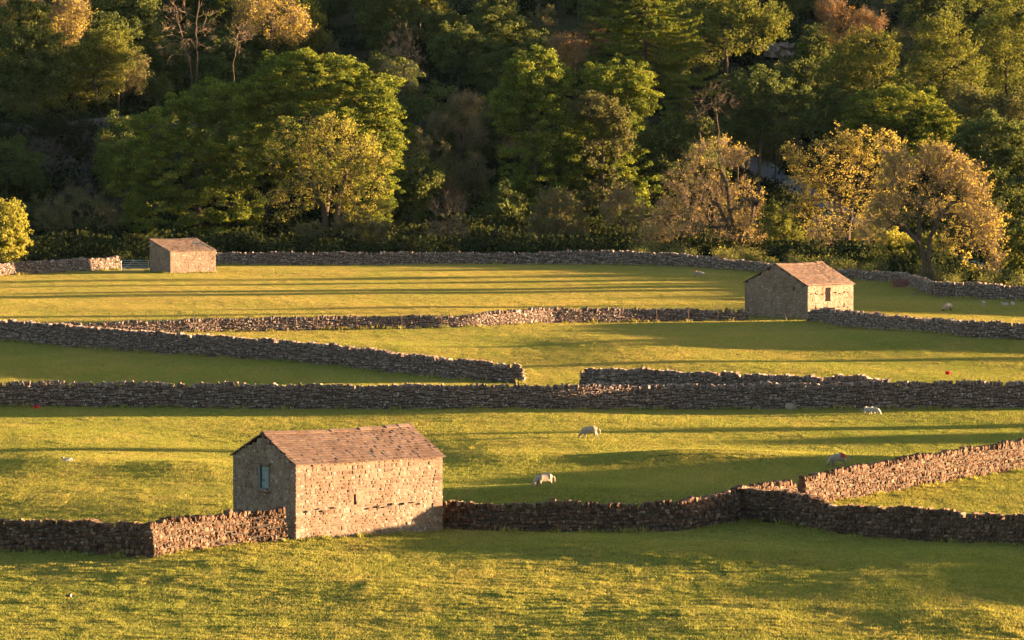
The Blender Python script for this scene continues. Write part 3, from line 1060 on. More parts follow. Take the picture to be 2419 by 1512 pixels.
def skin_mesh(name, verts, edges, radii, sub=2):
    bm = bmesh.new()
    lay = bm.verts.layers.skin.verify()
    vs = []
    for i, (c, r) in enumerate(zip(verts, radii)):
        v = bm.verts.new(c)
        r = r if isinstance(r, tuple) else (r, r)
        v[lay].radius = r
        v[lay].use_root = (i == 0)
        vs.append(v)
    for a, b in edges:
        bm.edges.new((vs[a], vs[b]))
    me = bpy.data.meshes.new(name)
    bm.to_mesh(me)
    bm.free()
    o = bpy.data.objects.new(name, me)
    COL.objects.link(o)
    sk = o.modifiers.new('skin', 'SKIN')
    sk.use_smooth_shade = True
    ss = o.modifiers.new('sub', 'SUBSURF')
    ss.levels = ss.render_levels = sub
    dg = bpy.context.evaluated_depsgraph_get()
    me2 = bpy.data.meshes.new_from_object(o.evaluated_get(dg))
    bpy.data.objects.remove(o)
    bpy.data.meshes.remove(me)
    return me2


def sheep(name, px, py, heading, label, pose='graze', size=1.0, wool='wool', face='face_pale', mark=None, cat='sheep', seed=0, group='sheep in the fields'):
    """Local frame: +X is forward. heading in degrees, 0 = facing the picture's right, 180 = left."""
    q = ground(px, py)
    root = empty(name, q, RAD(heading))
    root.scale = (size,) * 3
    tag(root, label, cat, group)
    lift = 0.0
    if pose == 'lie':
        lift = -0.36
    bz = 0.60 + lift
    V = [(0.0, 0, bz), (-0.28, 0, bz + 0.02), (-0.46, 0, bz - 0.02), (0.24, 0, bz), (0.42, 0, bz - 0.02)]
    R = [0.265, 0.27, 0.20, 0.25, 0.19]
    E = [(0, 1), (1, 2), (0, 3), (3, 4)]
    if pose == 'graze':
        neck = [(0.58, 0, bz - 0.16), (0.68, 0.02, bz - 0.34), (0.74, 0.03, bz - 0.45), (0.76, 0.03, bz - 0.55)]
        nr = [0.13, 0.10, 0.075, 0.05]
    elif pose == 'low':
        neck = [(0.58, 0, bz - 0.03), (0.72, 0.05, bz - 0.12), (0.80, 0.06, bz - 0.2), (0.85, 0.07, bz - 0.29)]
        nr = [0.14, 0.10, 0.08, 0.05]
    else:
        neck = [(0.52, 0, bz + 0.16), (0.60, 0, bz + 0.32), (0.70, 0, bz + 0.34), (0.80, 0, bz + 0.28)]
        nr = [0.13, 0.10, 0.085, 0.05]
    i0 = len(V)
    V += neck
    R += nr
    E += [(4, i0), (i0, i0 + 1), (i0 + 1, i0 + 2), (i0 + 2, i0 + 3)]
    heads = (i0 + 1, i0 + 3)
    legs = []
    if pose == 'lie':
        for sy in (-1, 1):
            k = len(V)
            V += [(0.36, 0.14 * sy, bz - 0.12), (0.50, 0.15 * sy, 0.06), (0.62, 0.14 * sy, 0.05)]
            R += [0.09, 0.045, 0.035]
            E += [(3, k), (k, k + 1), (k + 1, k + 2)]
            k = len(V)
            V += [(-0.30, 0.18 * sy, bz - 0.12), (-0.12, 0.24 * sy, 0.07), (0.02, 0.24 * sy, 0.05)]
            R += [0.11, 0.05, 0.035]
            E += [(1, k), (k, k + 1), (k + 1, k + 2)]
    else:
        for sy, dx in ((-1, 0.05), (1, -0.05)):
            k = len(V)
            V += [(0.33 + dx * 0.3, 0.12 * sy, 0.40), (0.33 + dx, 0.125 * sy, 0.20), (0.34 + dx * 1.6, 0.125 * sy, 0.0)]
            R += [0.085, 0.042, 0.036]
            E += [(3, k), (k, k + 1), (k + 1, k + 2)]
            k = len(V)
            V += [(-0.36 - dx * 0.3, 0.13 * sy, 0.40), (-0.45 - dx, 0.13 * sy, 0.22), (-0.40 - dx * 1.8, 0.13 * sy, 0.0)]
            R += [0.11, 0.045, 0.036]
            E += [(1, k), (k, k + 1), (k + 1, k + 2)]
    me = skin_mesh('body', V, E, R)
    co = np.zeros(len(me.vertices) * 3, np.float32)
    me.vertices.foreach_get('co', co)
    co = co.reshape(-1, 3)
    # which part of the body each vertex belongs to
    hp = np.array(V[heads[1]])
    h0 = np.array(V[heads[0]])
    ax = hp - h0
    tt = ((co - h0) @ ax) / (ax @ ax)
    dist = np.linalg.norm(co - (h0 + np.clip(tt, 0, 1)[:, None] * ax), axis=1)
    ishead = (tt > 0.15) & (dist < 0.16)
    isleg = (co[:, 2] < 0.30) & ~ishead if pose != 'lie' else np.zeros(len(co), bool)
    nrm = np.zeros(len(me.vertices) * 3, np.float32)
    me.vertices.foreach_get('normal', nrm)
    nrm = nrm.reshape(-1, 3)
    for i in np.where(~(ishead | isleg))[0]:
        p = Vector(co[i])
        co[i] += nrm[i] * (0.030 * mnoise.noise(p * 7 + Vector((seed, 0, 0))) + 0.012 * mnoise.noise(p * 18))
    me.vertices.foreach_set('co', co.ravel())
    me.materials.clear()
    for m in (wool if mark is None else 'wool_red', face):
        me.materials.append(M[m])
    lab = (ishead | isleg)
    for p in me.polygons:
        p.use_smooth = True
        p.material_index = 1 if sum(lab[v] for v in p.vertices) * 2 > len(p.vertices) else 0
    mk = np.zeros(len(co), np.float32)
    if mark is not None:
        mk = (smooth(mark[0], mark[1], -co[:, 0]) * smooth(mark[2], mark[3], co[:, 2])).astype(np.float32)
    a_ = me.attributes.new('mark', 'FLOAT', 'POINT')
    a_.data.foreach_set('value', mk)
    me.update()
    body = link('body', me, root)
    # ears
    hd = np.array(V[heads[0]]) * 0.55 + np.array(V[heads[0] + 1]) * 0.45
    f = ax / np.linalg.norm(ax)
    up = np.array([f[2] * -1, 0, f[0]]) if abs(f[0]) + abs(f[2]) > 0 else np.array([0, 0, 1.0])
    for sy in (-1, 1):
        e = MB()
        y = np.array([0, sy, 0.0])
        c0 = hd + y * 0.07 + up * 0.04
        pts = [c0 + f * 0.025, c0 - f * 0.03, c0 + y * 0.075 - f * 0.035 - up * 0.005, c0 + y * 0.13 - f * 0.0 - up * 0.02, c0 + y * 0.07 + f * 0.035]
        back = [p - up * 0.018 for p in pts]
        e.add(np.array(pts + back), [[0, 1, 2, 4], [5, 9, 7, 6]], 0.5)
        e.add(np.array(pts + back), [[4, 2, 3], [9, 8, 7]], 0.5)
        e.add(np.array(pts + back), [[0, 4, 9, 5], [1, 6, 7, 2], [2, 7, 8, 3], [3, 8, 9, 4], [0, 5, 6, 1]], 0.5)
        e.obj('ear', [M[face]], root, True)
    # tail
    t = MB()
    t.tube([(-0.60, 0, bz + 0.06), (-0.68, 0.0, bz - 0.04), (-0.69, 0.01, bz - 0.22), (-0.66, 0.01, bz - 0.32)], (0.05, 0.05, 0.04, 0.02), 7)
    t.obj('tail', [M[wool]], root, True)
    return root


sheep('sheep', 1393, 1036, 176, 'woolly sheep grazing side-on in the stripes of sun behind the big barn', seed=1, size=1.0)
sheep('sheep', 1285, 1152, 205, 'woolly sheep grazing with lit rump turned to the viewer, just above the barn wall', seed=2, size=1.02)
sheep('sheep', 1980, 1102, 190, 'grazing sheep with a red mark on its rump above the sunlit wall', seed=3, size=1.0, mark=(0.0, 0.16, 0.50, 0.66))
sheep('sheep', 1868, 968, -4, 'sheep lying along the foot of the long straight wall', pose='lie', seed=4, size=1.02)
sheep('lamb', 2050, 979, -8, 'white lamb grazing nearer the long wall, its hind half nearest the lying sheep', pose='graze', wool='wool_white', face='wool_white', seed=5, size=0.66, cat='lamb', group='lambs in the fields')
sheep('lamb', 2064, 981, -20, 'white lamb grazing beside its twin with head towards the sunlit wall', pose='graze', wool='wool_white', face='wool_white', seed=6, size=0.70, cat='lamb', group='lambs in the fields')
sheep('sheep', 1649, 657, -12, 'small distant sheep with faint red on its back by the far wall', seed=7, size=0.95, pose='low', mark=(0.0, 0.3, 0.70, 0.85))
sheep('sheep', 2238, 736, 222, 'dark-faced sheep grazing in the shade below the far grey wall', seed=8, size=0.98, face='face_dark')
sheep('lamb', 161, 1092, 200, 'small white lamb lying alone on the open sunny grass', pose='lie', wool='wool_white', face='face_dark', seed=9, size=0.6, cat='lamb', group='lambs in the fields')
sheep('lamb', 2321, 724, 250, 'white lamb standing alone below the far grey wall', pose='stand', wool='wool_white', face='wool_white', seed=10, size=0.62, cat='lamb', group='lambs in the fields')
sheep('lamb', 2374, 722, 190, 'white lamb lying close to its twin by the tumbled stones', pose='lie', wool='wool_white', face='wool_white', seed=11, size=0.62, cat='lamb', group='lambs in the fields')
sheep('lamb', 2391, 721, 95, 'white lamb lying just behind its twin at the wall foot', pose='lie', wool='wool_white', face='wool_white', seed=12, size=0.6, cat='lamb', group='lambs in the fields')

# ground-nesting bird in the near field
q = ground(163, 1417)
root = empty('wading_bird', q, RAD(20))
tag(root, 'small dark bird with white breast standing in the nearest grass', 'bird')
me = skin_mesh('body', [(0, 0, 0.19), (-0.09, 0, 0.21), (-0.19, 0, 0.22), (0.07, 0, 0.21), (0.115, 0, 0.28), (0.135, 0, 0.32)], [(0, 1), (1, 2), (0, 3), (3, 4), (4, 5)], [0.075, 0.065, 0.02, 0.06, 0.035, 0.036])
me.materials.clear()
me.materials.append(M['bird_dark'])
me.materials.append(M['bird_white'])
for p in me.polygons:
    p.use_smooth = True
    p.material_index = 1 if (p.center.x > 0.03 and p.center.x < 0.13 and p.normal.x > -0.2) or p.center.z < 0.15 else 0
link('body', me, root)
t = MB()
t.tube([(0.16, 0, 0.325), (0.24, 0, 0.31)], (0.012, 0.004), 6)
t.obj('beak', [M['bird_orange']], root)
for sy in (-1, 1):
    t = MB()
    t.tube([(0.0, 0.025 * sy, 0.14), (0.015, 0.03 * sy, 0.07), (-0.005, 0.03 * sy, 0.0)], 0.008, 5)
    t.tube([(-0.005, 0.03 * sy, 0.006), (0.05, 0.035 * sy, 0.004)], 0.007, 5)
    t.obj('leg', [M['bird_orange']], root)
    t = MB()
    yy = sy * 0.068
    t.add(np.array([(0.06, yy, 0.22), (-0.02, yy * 1.12, 0.25), (-0.17, yy * 0.5, 0.235), (-0.02, yy * 1.1, 0.18)]), [[0, 1, 2, 3] if sy < 0 else [3, 2, 1, 0]])
    t.obj('wing', [M['bird_dark']], root)
# ------------------------------------------------------------------ trees


def perp(d, g):
    a = g.normal(size=d.shape)
    a -= (a * d).sum(-1, keepdims=True) * d
    return a / (np.linalg.norm(a, axis=-1, keepdims=True) + 1e-9)


def leaf_quads(mb, C, g, size, up=0.4, rnd=None, flat=0.55):
    n = len(C)
    nrm = g.normal(size=(n, 3)) + np.array([0, 0, up])
    nrm /= np.linalg.norm(nrm, axis=1)[:, None]
    a = perp(nrm, g)
    b = np.cross(nrm, a)
    s = size * g.uniform(0.6, 1.35, n)[:, None]
    V = np.stack([C - a * s * 0.6, C - b * s * flat, C + a * s * 0.6, C + b * s * flat], 1)
    mb.add(V.reshape(-1, 3), np.arange(n * 4).reshape(-1, 4), np.repeat(rnd, 4))


def twig_cones(mb, A, B, r, rnd=0.5):
    n = len(A)
    d = B - A
    d /= np.linalg.norm(d, axis=1)[:, None] + 1e-9
    g = np.random.default_rng(5)
    p = perp(d, g)
    q = np.cross(d, p)
    r = np.broadcast_to(np.asarray(r), (n,))[:, None]
    V = np.stack([A + p * r, A - p * r * 0.5 + q * r * 0.87, A - p * r * 0.5 - q * r * 0.87, B], 1)
    i = np.arange(n)[:, None] * 4
    F3 = np.concatenate([i + np.array([[0, 1, 3]]), i + np.array([[1, 2, 3]]), i + np.array([[2, 0, 3]])])
    mb.add(V.reshape(-1, 3), F3, rnd)


def skeleton(g, trunks, lobes, ntar, tip_r, sag=0.15, up=0.5, wander=0.12, shell=0.6, step=0.8, zpen=0.7, trunk_r=0.4, expo=0.5):
    """Grow limbs from one or more trunk lines to target points spread through the crown lobes."""
    P = np.zeros((20000, 3))
    par = np.full(20000, -1)
    n = 0
    for tr in trunks:
        tr = np.asarray(tr, float)
        s, R = resample(np.column_stack([tr, tr[:, 2]])[:, [0, 1, 2]] if False else tr, 0.7) if False else (None, None)
        d = np.concatenate([[0], np.cumsum(np.linalg.norm(np.diff(tr, axis=0), axis=1))])
        ss = np.linspace(0, d[-1], max(3, int(d[-1] / 0.7)))
        R = np.stack([np.interp(ss, d, tr[:, k]) for k in range(3)], -1)
        R[1:-1] += g.normal(0, 0.05, (len(R) - 2, 3))
        for i, p in enumerate(R):
            P[n] = p
            par[n] = n - 1 if i else -1
            n += 1
    ntr = n
    first = []          # nodes branches may leave from: upper part of the trunks
    w = np.array([l[6] for l in lobes], float)
    pick = g.choice(len(lobes), ntar, p=w / w.sum())
    T = []
    for k in pick:
        cx, cy, cz, rx, ry, rz, _ = lobes[k]
        v = g.normal(size=3)
        v /= np.linalg.norm(v)
        r = g.uniform(0, 1) ** (1 / 3 * (1 - shell) + 0.08)
        if g.random() < 0.16:
            r *= g.uniform(1.0, 1.28)
        T.append((cx + v[0] * rx * r, cy + v[1] * ry * r, cz + v[2] * rz * r))
    T = np.array(T)
    fork = P[ntr - 1]
    T = T[np.argsort(np.linalg.norm(T - fork, axis=1))]
    lowest = np.zeros(20000, bool)
    c = 0
    for tr in trunks:
        d = np.concatenate([[0], np.cumsum(np.linalg.norm(np.diff(np.asarray(tr, float), axis=0), axis=1))])
        m = max(3, int(d[-1] / 0.7))
        lowest[c:c + int(m * 0.45)] = True
        c += m
    ends = []
    for t in T:
        dv = t - P[:n]
        dist = np.linalg.norm(dv, axis=1) + zpen * np.clip(P[:n, 2] - t[2] + 0.3, 0, None) + lowest[:n] * 50
        i = int(np.argmin(dist))
        p0 = P[i]
        L = np.linalg.norm(t - p0)
        if L < 0.25:
            continue
        k = max(1, int(L / step))
        dpar = p0 - P[par[i]] if par[i] >= 0 else np.array([0, 0, 1.0])
        dpar = dpar / (np.linalg.norm(dpar) + 1e-9)
        mid = (p0 + t) / 2 + np.array([0, 0, up * 0.2 * L - sag * L * 0.3]) + dpar * 0.12 * L + g.normal(0, wander * L * 0.5, 3)
        prev = i
        for q in range(1, k + 1):
            u = q / k
            pt = (1 - u) ** 2 * p0 + 2 * u * (1 - u) * mid + u * u * t
            if q < k:
                pt = pt + g.normal(0, wander * 0.35, 3)
            P[n] = pt
            par[n] = prev
            prev = n
            n += 1
            if n > 19900:
                break
        ends.append(prev)
        if n > 19900:
            break
    P, par = P[:n].copy(), par[:n].copy()
    cnt = np.zeros(n)
    haschild = np.zeros(n, bool)
    haschild[par[par >= 0]] = True
    cnt[~haschild] = 1
    for i in range(n - 1, -1, -1):
        if par[i] >= 0:
            cnt[par[i]] += cnt[i]
    rad = tip_r * cnt ** expo
    rad = np.minimum(rad, trunk_r)
    # flare at the trunk foot
    zmin = P[:, 2].min()
    rad[:ntr] = np.maximum(rad[:ntr], trunk_r * 0.55)
    flare = np.clip(1 - (P[:ntr, 2] - zmin) / 1.2, 0, 1)
    rad[:ntr] *= 1 + 0.5 * flare ** 2
    return P, par, cnt, rad, np.array(ends), ntr


def limbs(mb, P, par, cnt, rad):
    n = len(P)
    ch = [[] for _ in range(n)]
    for i in range(n):
        if par[i] >= 0:
            ch[par[i]].append(i)
    done = np.zeros(n, bool)
    for i in range(n):
        if done[i]:
            continue
        chain = [i]
        done[i] = True
        j = i
        while ch[j]:
            j2 = max(ch[j], key=lambda q: cnt[q])
            if done[j2]:
                break
            chain.append(j2)
            done[j2] = True
            j = j2
        pts, rr = P[chain], rad[chain].copy()
        if par[i] >= 0:
            pts = np.concatenate([P[par[i]][None], pts])
            rr = np.concatenate([[min(rad[par[i]], rr[0] * 1.25)], rr])
        if len(pts) < 2:
            continue
        rr[-1] *= 0.5
        k = 9 if rr.max() > 0.2 else (6 if rr.max() > 0.08 else (4 if rr.max() > 0.04 else 3))
        mb.tube(pts, rr, k, 0.5, 1 if rr.max() > 0.075 else 0, False)


STYLES = {
    # leaf material, targets, clumps per end, leaves per clump, clump (rx, rz), leaf size, twigs per end, twig length, bark, shell
    'sycamore': dict(leaf='leaf_syc', nt=330, cl=2.4, lv=58, cr=(0.85, 0.36), ls=0.19, tw=2, tl=0.8, bark='bark', shell=0.75, tip=0.022),
    'dark': dict(leaf='leaf_dark', nt=220, cl=2.3, lv=40, cr=(0.95, 0.5), ls=0.25, tw=3, tl=0.9, bark='bark', shell=0.6, tip=0.022),
    'olive': dict(leaf='leaf_olive', nt=300, cl=2.0, lv=22, cr=(0.8, 0.55), ls=0.22, tw=5, tl=0.9, bark='bark', shell=0.5, tip=0.02),
    'gold': dict(leaf='leaf_gold', nt=470, cl=3.2, lv=8, cr=(0.40, 0.36), ls=0.165, tw=7, tl=0.9, bark='bark', shell=0.45, tip=0.021),
    'twiggy': dict(leaf='leaf_gold', nt=470, cl=3.0, lv=5, cr=(0.4, 0.38), ls=0.14, tw=9, tl=1.0, bark='bark_mid', shell=0.4, tip=0.027),
    'rust': dict(leaf='leaf_rust', nt=220, cl=2.0, lv=9, cr=(0.5, 0.5), ls=0.18, tw=10, tl=1.1, bark='bark_pale', shell=0.4, tip=0.02),
    'dull': dict(leaf='leaf_dull', nt=220, cl=2.0, lv=16, cr=(0.5, 0.5), ls=0.19, tw=8, tl=0.8, bark='bark_pale', shell=0.45, tip=0.018),
    'bare': dict(leaf=None, nt=70, cl=0, lv=0, cr=(0, 0), ls=0, tw=5, tl=1.1, bark='bark_pale', shell=0.5, tip=0.026),
    'bush': dict(leaf='leaf_olive', nt=120, cl=2.4, lv=26, cr=(0.55, 0.4), ls=0.19, tw=4, tl=0.6, bark='bark', shell=0.6, tip=0.015),
}


def tree_meshes(style, seed, trunks, lobes, ntscale=1.0, trunk_r=0.4, leaf=None, bark=None, **kw):
    st = STYLES[style]
    g = np.random.default_rng(seed)
    args = dict(shell=st['shell'], trunk_r=trunk_r)
    args.update(kw)
    P, par, cnt, rad, ends, ntr = skeleton(g, trunks, lobes, max(8, int(st['nt'] * ntscale)), st['tip'], **args)
    tb = MB()
    limbs(tb, P, par, cnt, rad)
    tips = np.where(cnt <= 3)[0]
    tips = tips[tips >= ntr]
    ctr = np.average(np.array([l[:3] for l in lobes]), axis=0, weights=[l[6] for l in lobes])
    sites = []
    if st['tw']:
        idx = g.choice(tips, int(len(ends) * st['tw']))
        A = P[idx]
        out = A - ctr
        out /= np.linalg.norm(out, axis=1)[:, None] + 1e-6
        d = out * 0.7 + g.normal(0, 0.6, (len(A), 3)) + np.array([0, 0, 0.35])
        d /= np.linalg.norm(d, axis=1)[:, None]
        Ln = st['tl'] * g.uniform(0.5, 1.4, len(A))[:, None]
        B = A + d * Ln
        sites.append(B)
        cb0 = (A, B, g)
    crown = MB()
    if st['tw']:
        twig_cones(tb, A, B, st['tip'] * 0.9)
        if style in ('twiggy', 'rust', 'bare', 'dull', 'gold'):
            m = 2
            A2 = np.repeat(A + (B - A) * g.uniform(0.3, 0.8, len(A))[:, None], m, 0)
            d2 = np.repeat(d, m, 0) + g.normal(0, 0.55, (len(A2), 3))
            d2 /= np.linalg.norm(d2, axis=1)[:, None]
            B2 = A2 + d2 * st['tl'] * g.uniform(0.3, 0.8, len(A2))[:, None]
            twig_cones(tb, A2, B2, st['tip'] * 0.65)
            sites.append(B2)
    tm = tb.mesh('trunk', [M[bark or st['bark']], M['bark']], False)
    cm = None
    if st['leaf']:
        nc = int(len(ends) * st['cl'])
        base = np.concatenate([P[ends], np.concatenate(sites)[g.choice(sum(len(s) for s in sites), max(1, nc - len(ends)))]])
        nl = st['lv']
        cr = st['cr']
        cl_r = g.uniform(0.15, 0.85, len(base))
        C = np.repeat(base, nl, 0)
        sc = np.repeat(g.uniform(0.6, 1.25, len(base)), nl)[:, None]
        v = g.normal(size=(len(C), 3))
        v /= np.linalg.norm(v, axis=1)[:, None]
        v *= g.uniform(0.25, 1, len(C))[:, None] ** 0.5
        off = v * np.array([cr[0], cr[0], cr[1]]) * sc
        off[:, 2] -= 0.25 * (off[:, 0] ** 2 + off[:, 1] ** 2) / max(cr[0], 0.1) * 0.6
        C = C + off
        leaf_quads(crown, C, g, st['ls'], 0.6 if style == 'sycamore' else 0.25, np.clip(np.repeat(cl_r, nl) * 0.6 + g.uniform(0, 0.4, len(C)), 0, 1))
        cm = crown.mesh('crown', [M[leaf or st['leaf']]])
    return tm, cm


def place_tree(name, meshes, loc, label, cat, group=None, rz=0.0, sc=1.0):
    root = empty(name, loc, rz)
    root.scale = (sc,) * 3 if not isinstance(sc, tuple) else sc
    tag(root, label, cat, group)
    link('trunk', meshes[0], root)
    if meshes[1] is not None:
        link('crown', meshes[1], root)
    return root


def px_tree(style, D, base_px, lobes_px, label, seed, name='broadleaf_tree', cat='tree', trunk_px=None, trunk_r=0.4, nts=1.0, leaf=None, group='trees of the hillside wood', depth=0.85, zbase=None, multi=None, **kw):
    """A tree described as it shows in the photograph: lobes (cx, cy, rx, ry, weight[, dy]) in photo pixels, standing at distance D."""
    s = F / D
    x0 = at(base_px, 700, D)[0]
    z0 = float(hgt(x0, D)) - 0.15
    org = np.array([x0, D, z0])
    lb = []
    for l in lobes_px:
        cx, cy, rx, ry, w = l[:5]
        dy = l[5] if len(l) > 5 else 0
        p = at(cx, cy, D) - org
        r = (rx / s, max(0.8, depth * (rx + ry) / 2 / s), ry / s)
        lb.append((p[0], dy, p[2], *r, w))
    if trunk_px is None:
        low = min(l[2] - l[5] * 0.5 for l in lb)
        ctr = np.average(np.array([l[:3] for l in lb]), axis=0, weights=[l[6] for l in lb])
        trunks = [[(0, 0, -0.3), (ctr[0] * 0.2, 0, max(0.8, low) * 0.5), (ctr[0] * 0.6, ctr[1] * 0.5, max(1.4, low)), (ctr[0], ctr[1], max(2.0, ctr[2] * 0.95))]]
    else:
        trunks = []
        for tp in trunk_px:
            line = []
            for i, (a, b) in enumerate(tp):
                p = at(a, b, D) - org
                line.append((p[0], 0.15 * i * ((-1) ** i), p[2]))
            line[0] = (line[0][0], 0, -0.3) if multi is None else (line[0][0], 0, float(hgt(line[0][0] + x0, D)) - z0 - 0.3)
            trunks.append(line)
    ms = tree_meshes(style, seed, trunks, lb, nts, trunk_r, leaf, **kw)
    return place_tree(name, ms, org, label, cat, group)


FRONT = 'trees along the foot of the wood'
WOOD = 'trees of the hillside wood'
# --- front row, along the far wall
px_tree('gold', 603, 790, [(800, 380, 95, 90, 3), (700, 340, 55, 50, 1), (860, 400, 70, 70, 1.5), (690, 470, 70, 42, 1.4), (860, 480, 62, 55, 1.5), (780, 310, 60, 35, 1), (760, 430, 80, 60, 1.4), (880, 540, 42, 40, .5), (650, 375, 25, 32, .3)],
        'golden green spring tree with thick forking limbs rising above the far wall', 11, 'spring_tree', trunk_px=[[(783, 600), (772, 545), (765, 490), (740, 440), (700, 405)], [(800, 600), (792, 540), (800, 470), (815, 410), (830, 350)]],
        trunk_r=0.62, nts=1.25, leaf='leaf_lime', group=FRONT)
px_tree('dull', 601, 860, [(850, 545, 62, 42, 1), (740, 555, 40, 30, .5)], 'low grey-green scrub around the foot of the golden tree', 12, 'shrub', 'shrub', group=FRONT, nts=0.6, trunk_r=0.12)
px_tree('bare', 603, 1062, [(1058, 500, 40, 36, 2), (1030, 540, 32, 22, 1), (1085, 545, 24, 20, .6)], 'slim grey tree almost without leaves standing before the dark wood', 13, 'bare_tree', trunk_px=[[(1063, 602), (1059, 560), (1058, 520), (1050, 490)]], trunk_r=0.17, nts=1.1, group=FRONT)
px_tree('dull', 605, 1320, [(1318, 520, 66, 68, 2), (1318, 560, 70, 35, 1)], 'round dome-shaped grey-green thicket tree behind the far wall', 14, 'spring_tree', nts=1.5, trunk_r=0.2, group=FRONT)
px_tree('twiggy', 603, 1478, [(1472, 500, 46, 40, 2), (1470, 470, 30, 22, .8)], 'small straight-stemmed tree with fine bare upswept twigs next to the dome-shaped thicket', 15, 'bare_tree', trunk_px=[[(1478, 602), (1477, 560), (1474, 510)]], trunk_r=0.15, nts=0.22, leaf='leaf_dull', group=FRONT)
px_tree('twiggy', 590, 1733, [(1690, 370, 75, 36, 1.6), (1640, 440, 72, 55, 2), (1750, 480, 48, 55, 1.6), (1600, 520, 75, 60, 2), (1700, 520, 60, 70, 1), (1560, 560, 55, 35, 1), (1770, 560, 45, 50, 1)],
        'broad amber tree with a dark forked trunk growing in the far wall', 16, 'spring_tree',
        trunk_px=[[(1733, 650), (1732, 600), (1722, 540), (1700, 490), (1665, 455)], [(1735, 640), (1735, 600), (1728, 520), (1715, 440), (1700, 390)], [(1738, 640), (1748, 560), (1775, 520), (1782, 470)]], trunk_r=0.5, nts=1.15, group=FRONT)
px_tree('bare', 596, 1650, [(1620, 500, 60, 60, 1), (1680, 500, 40, 60, 1), (1650, 470, 50, 40, 1)], 'clump of thin pale straight stems glowing under the broad amber tree', 17, 'coppice_stems', 'thicket',
        trunk_px=[[(1640, 612), (1625, 560), (1612, 500)], [(1652, 612), (1648, 560), (1640, 480)], [(1665, 614), (1664, 550), (1666, 480)], [(1675, 616), (1680, 560), (1686, 500)], [(1630, 610), (1605, 570), (1585, 530)], [(1690, 618), (1700, 570), (1705, 520)]], multi=1, trunk_r=0.13, nts=1.5, group=FRONT)
px_tree('gold', 588, 2000, [(1960, 390, 95, 60, 2.4), (2060, 360, 80, 50, 2), (1905, 450, 50, 50, 1.3), (1990, 470, 100, 60, 2), (1880, 520, 50, 50, 1), (2080, 440, 60, 60, 1), (2010, 330, 40, 25, .5), (1870, 370, 18, 22, .3)],
        'tall golden tree with a stout pale trunk directly behind the square barn', 18, 'spring_tree', trunk_px=[[(2003, 660), (2000, 600), (1997, 540), (1985, 490), (1960, 440)], [(2002, 640), (2001, 560), (2012, 480), (2040, 420)]], trunk_r=0.52, nts=1.1, leaf='leaf_gold', group=FRONT)
px_tree('twiggy', 512, 2214, [(2150, 425, 70, 48, 2), (2250, 415, 60, 45, 1.6), (2100, 490, 56, 44, 1.4), (2300, 500, 50, 46, 1.2), (2325, 560, 36, 40, .8), (2205, 370, 40, 22, .6), (2070, 545, 42, 36, .5), (2290, 440, 40, 40, .7), (2130, 375, 36, 22, .4), (2200, 480, 60, 34, .8), (2345, 610, 24, 26, .3)],
        'wide amber tree whose bent trunk leans over the broken far wall', 19, 'spring_tree', trunk_px=[[(2214, 702), (2208, 660), (2192, 615), (2165, 570), (2135, 535), (2095, 520)], [(2200, 640), (2192, 600), (2196, 560), (2215, 520), (2245, 480)], [(2195, 620), (2172, 575), (2170, 530), (2180, 470)]], trunk_r=0.42, nts=1.35, group=FRONT)
px_tree('gold', 544, 2300, [(2320, 540, 50, 60, 1), (2265, 560, 40, 50, 1), (2250, 500, 40, 40, .8)], 'slender double-stemmed golden tree behind the leaning one', 20, 'spring_tree', trunk_px=[[(2235, 690), (2240, 640), (2262, 590), (2300, 550)], [(2238, 690), (2230, 620), (2228, 560)]], trunk_r=0.16, nts=0.3, group=FRONT)
px_tree('bush', 520, 2402, [(2400, 610, 42, 62, 2), (2430, 580, 40, 40, 1)], 'fresh green young tree at the far end of the lambs\' wall', 21, 'spring_tree', trunk_px=[[(2405, 700), (2403, 640), (2400, 600)], [(2412, 700), (2418, 640), (2424, 590)]], trunk_r=0.14, nts=1.2, group=FRONT)
px_tree('bush', 562, 22, [(15, 545, 48, 60, 2), (30, 570, 36, 40, 1)], 'bright yellow-green bush catching full sun above the far wall', 22, 'bush', 'bush', trunk_r=0.2, nts=1.5, leaf='leaf_lime', group=FRONT)
px_tree('bush', 600, 1155, [(1150, 589, 17, 7, 1), (1165, 592, 12, 5, .5)], 'tiny lit yellow bush peeping over the middle of the far wall', 23, 'bush', 'bush', trunk_r=0.05, nts=0.16, leaf='leaf_lime', group=FRONT)
px_tree('bush', 584, 1860, [(1855, 570, 42, 48, 2), (1830, 520, 30, 40, 1), (1880, 600, 30, 26, .8)], 'leafy green young tree between the amber tree and the square barn', 24, 'spring_tree', trunk_px=[[(1852, 640), (1852, 600), (1850, 540)]], trunk_r=0.13, nts=1.2, group=FRONT)
px_tree('bush', 575, 2090, [(2080, 580, 48, 42, 2), (2130, 590, 40, 36, 1)], 'yellow-green undergrowth bush beside the trunk behind the square barn', 25, 'bush', 'bush', trunk_r=0.1, nts=1.0, leaf='leaf_lime', group=FRONT)
px_tree('bush', 560, 2190, [(2200, 600, 50, 36, 2)], 'low lit green bush in the gap beneath the leaning tree', 26, 'bush', 'bush', trunk_r=0.1, nts=0.8, group=FRONT)
px_tree('bush', 530, 2330, [(2330, 655, 46, 17, 2), (2290, 645, 24, 14, .6)], 'dry golden hedge bush just behind the lambs\' wall', 27, 'bush', 'bush', trunk_r=0.06, nts=0.5, leaf='leaf_gold', group=FRONT)
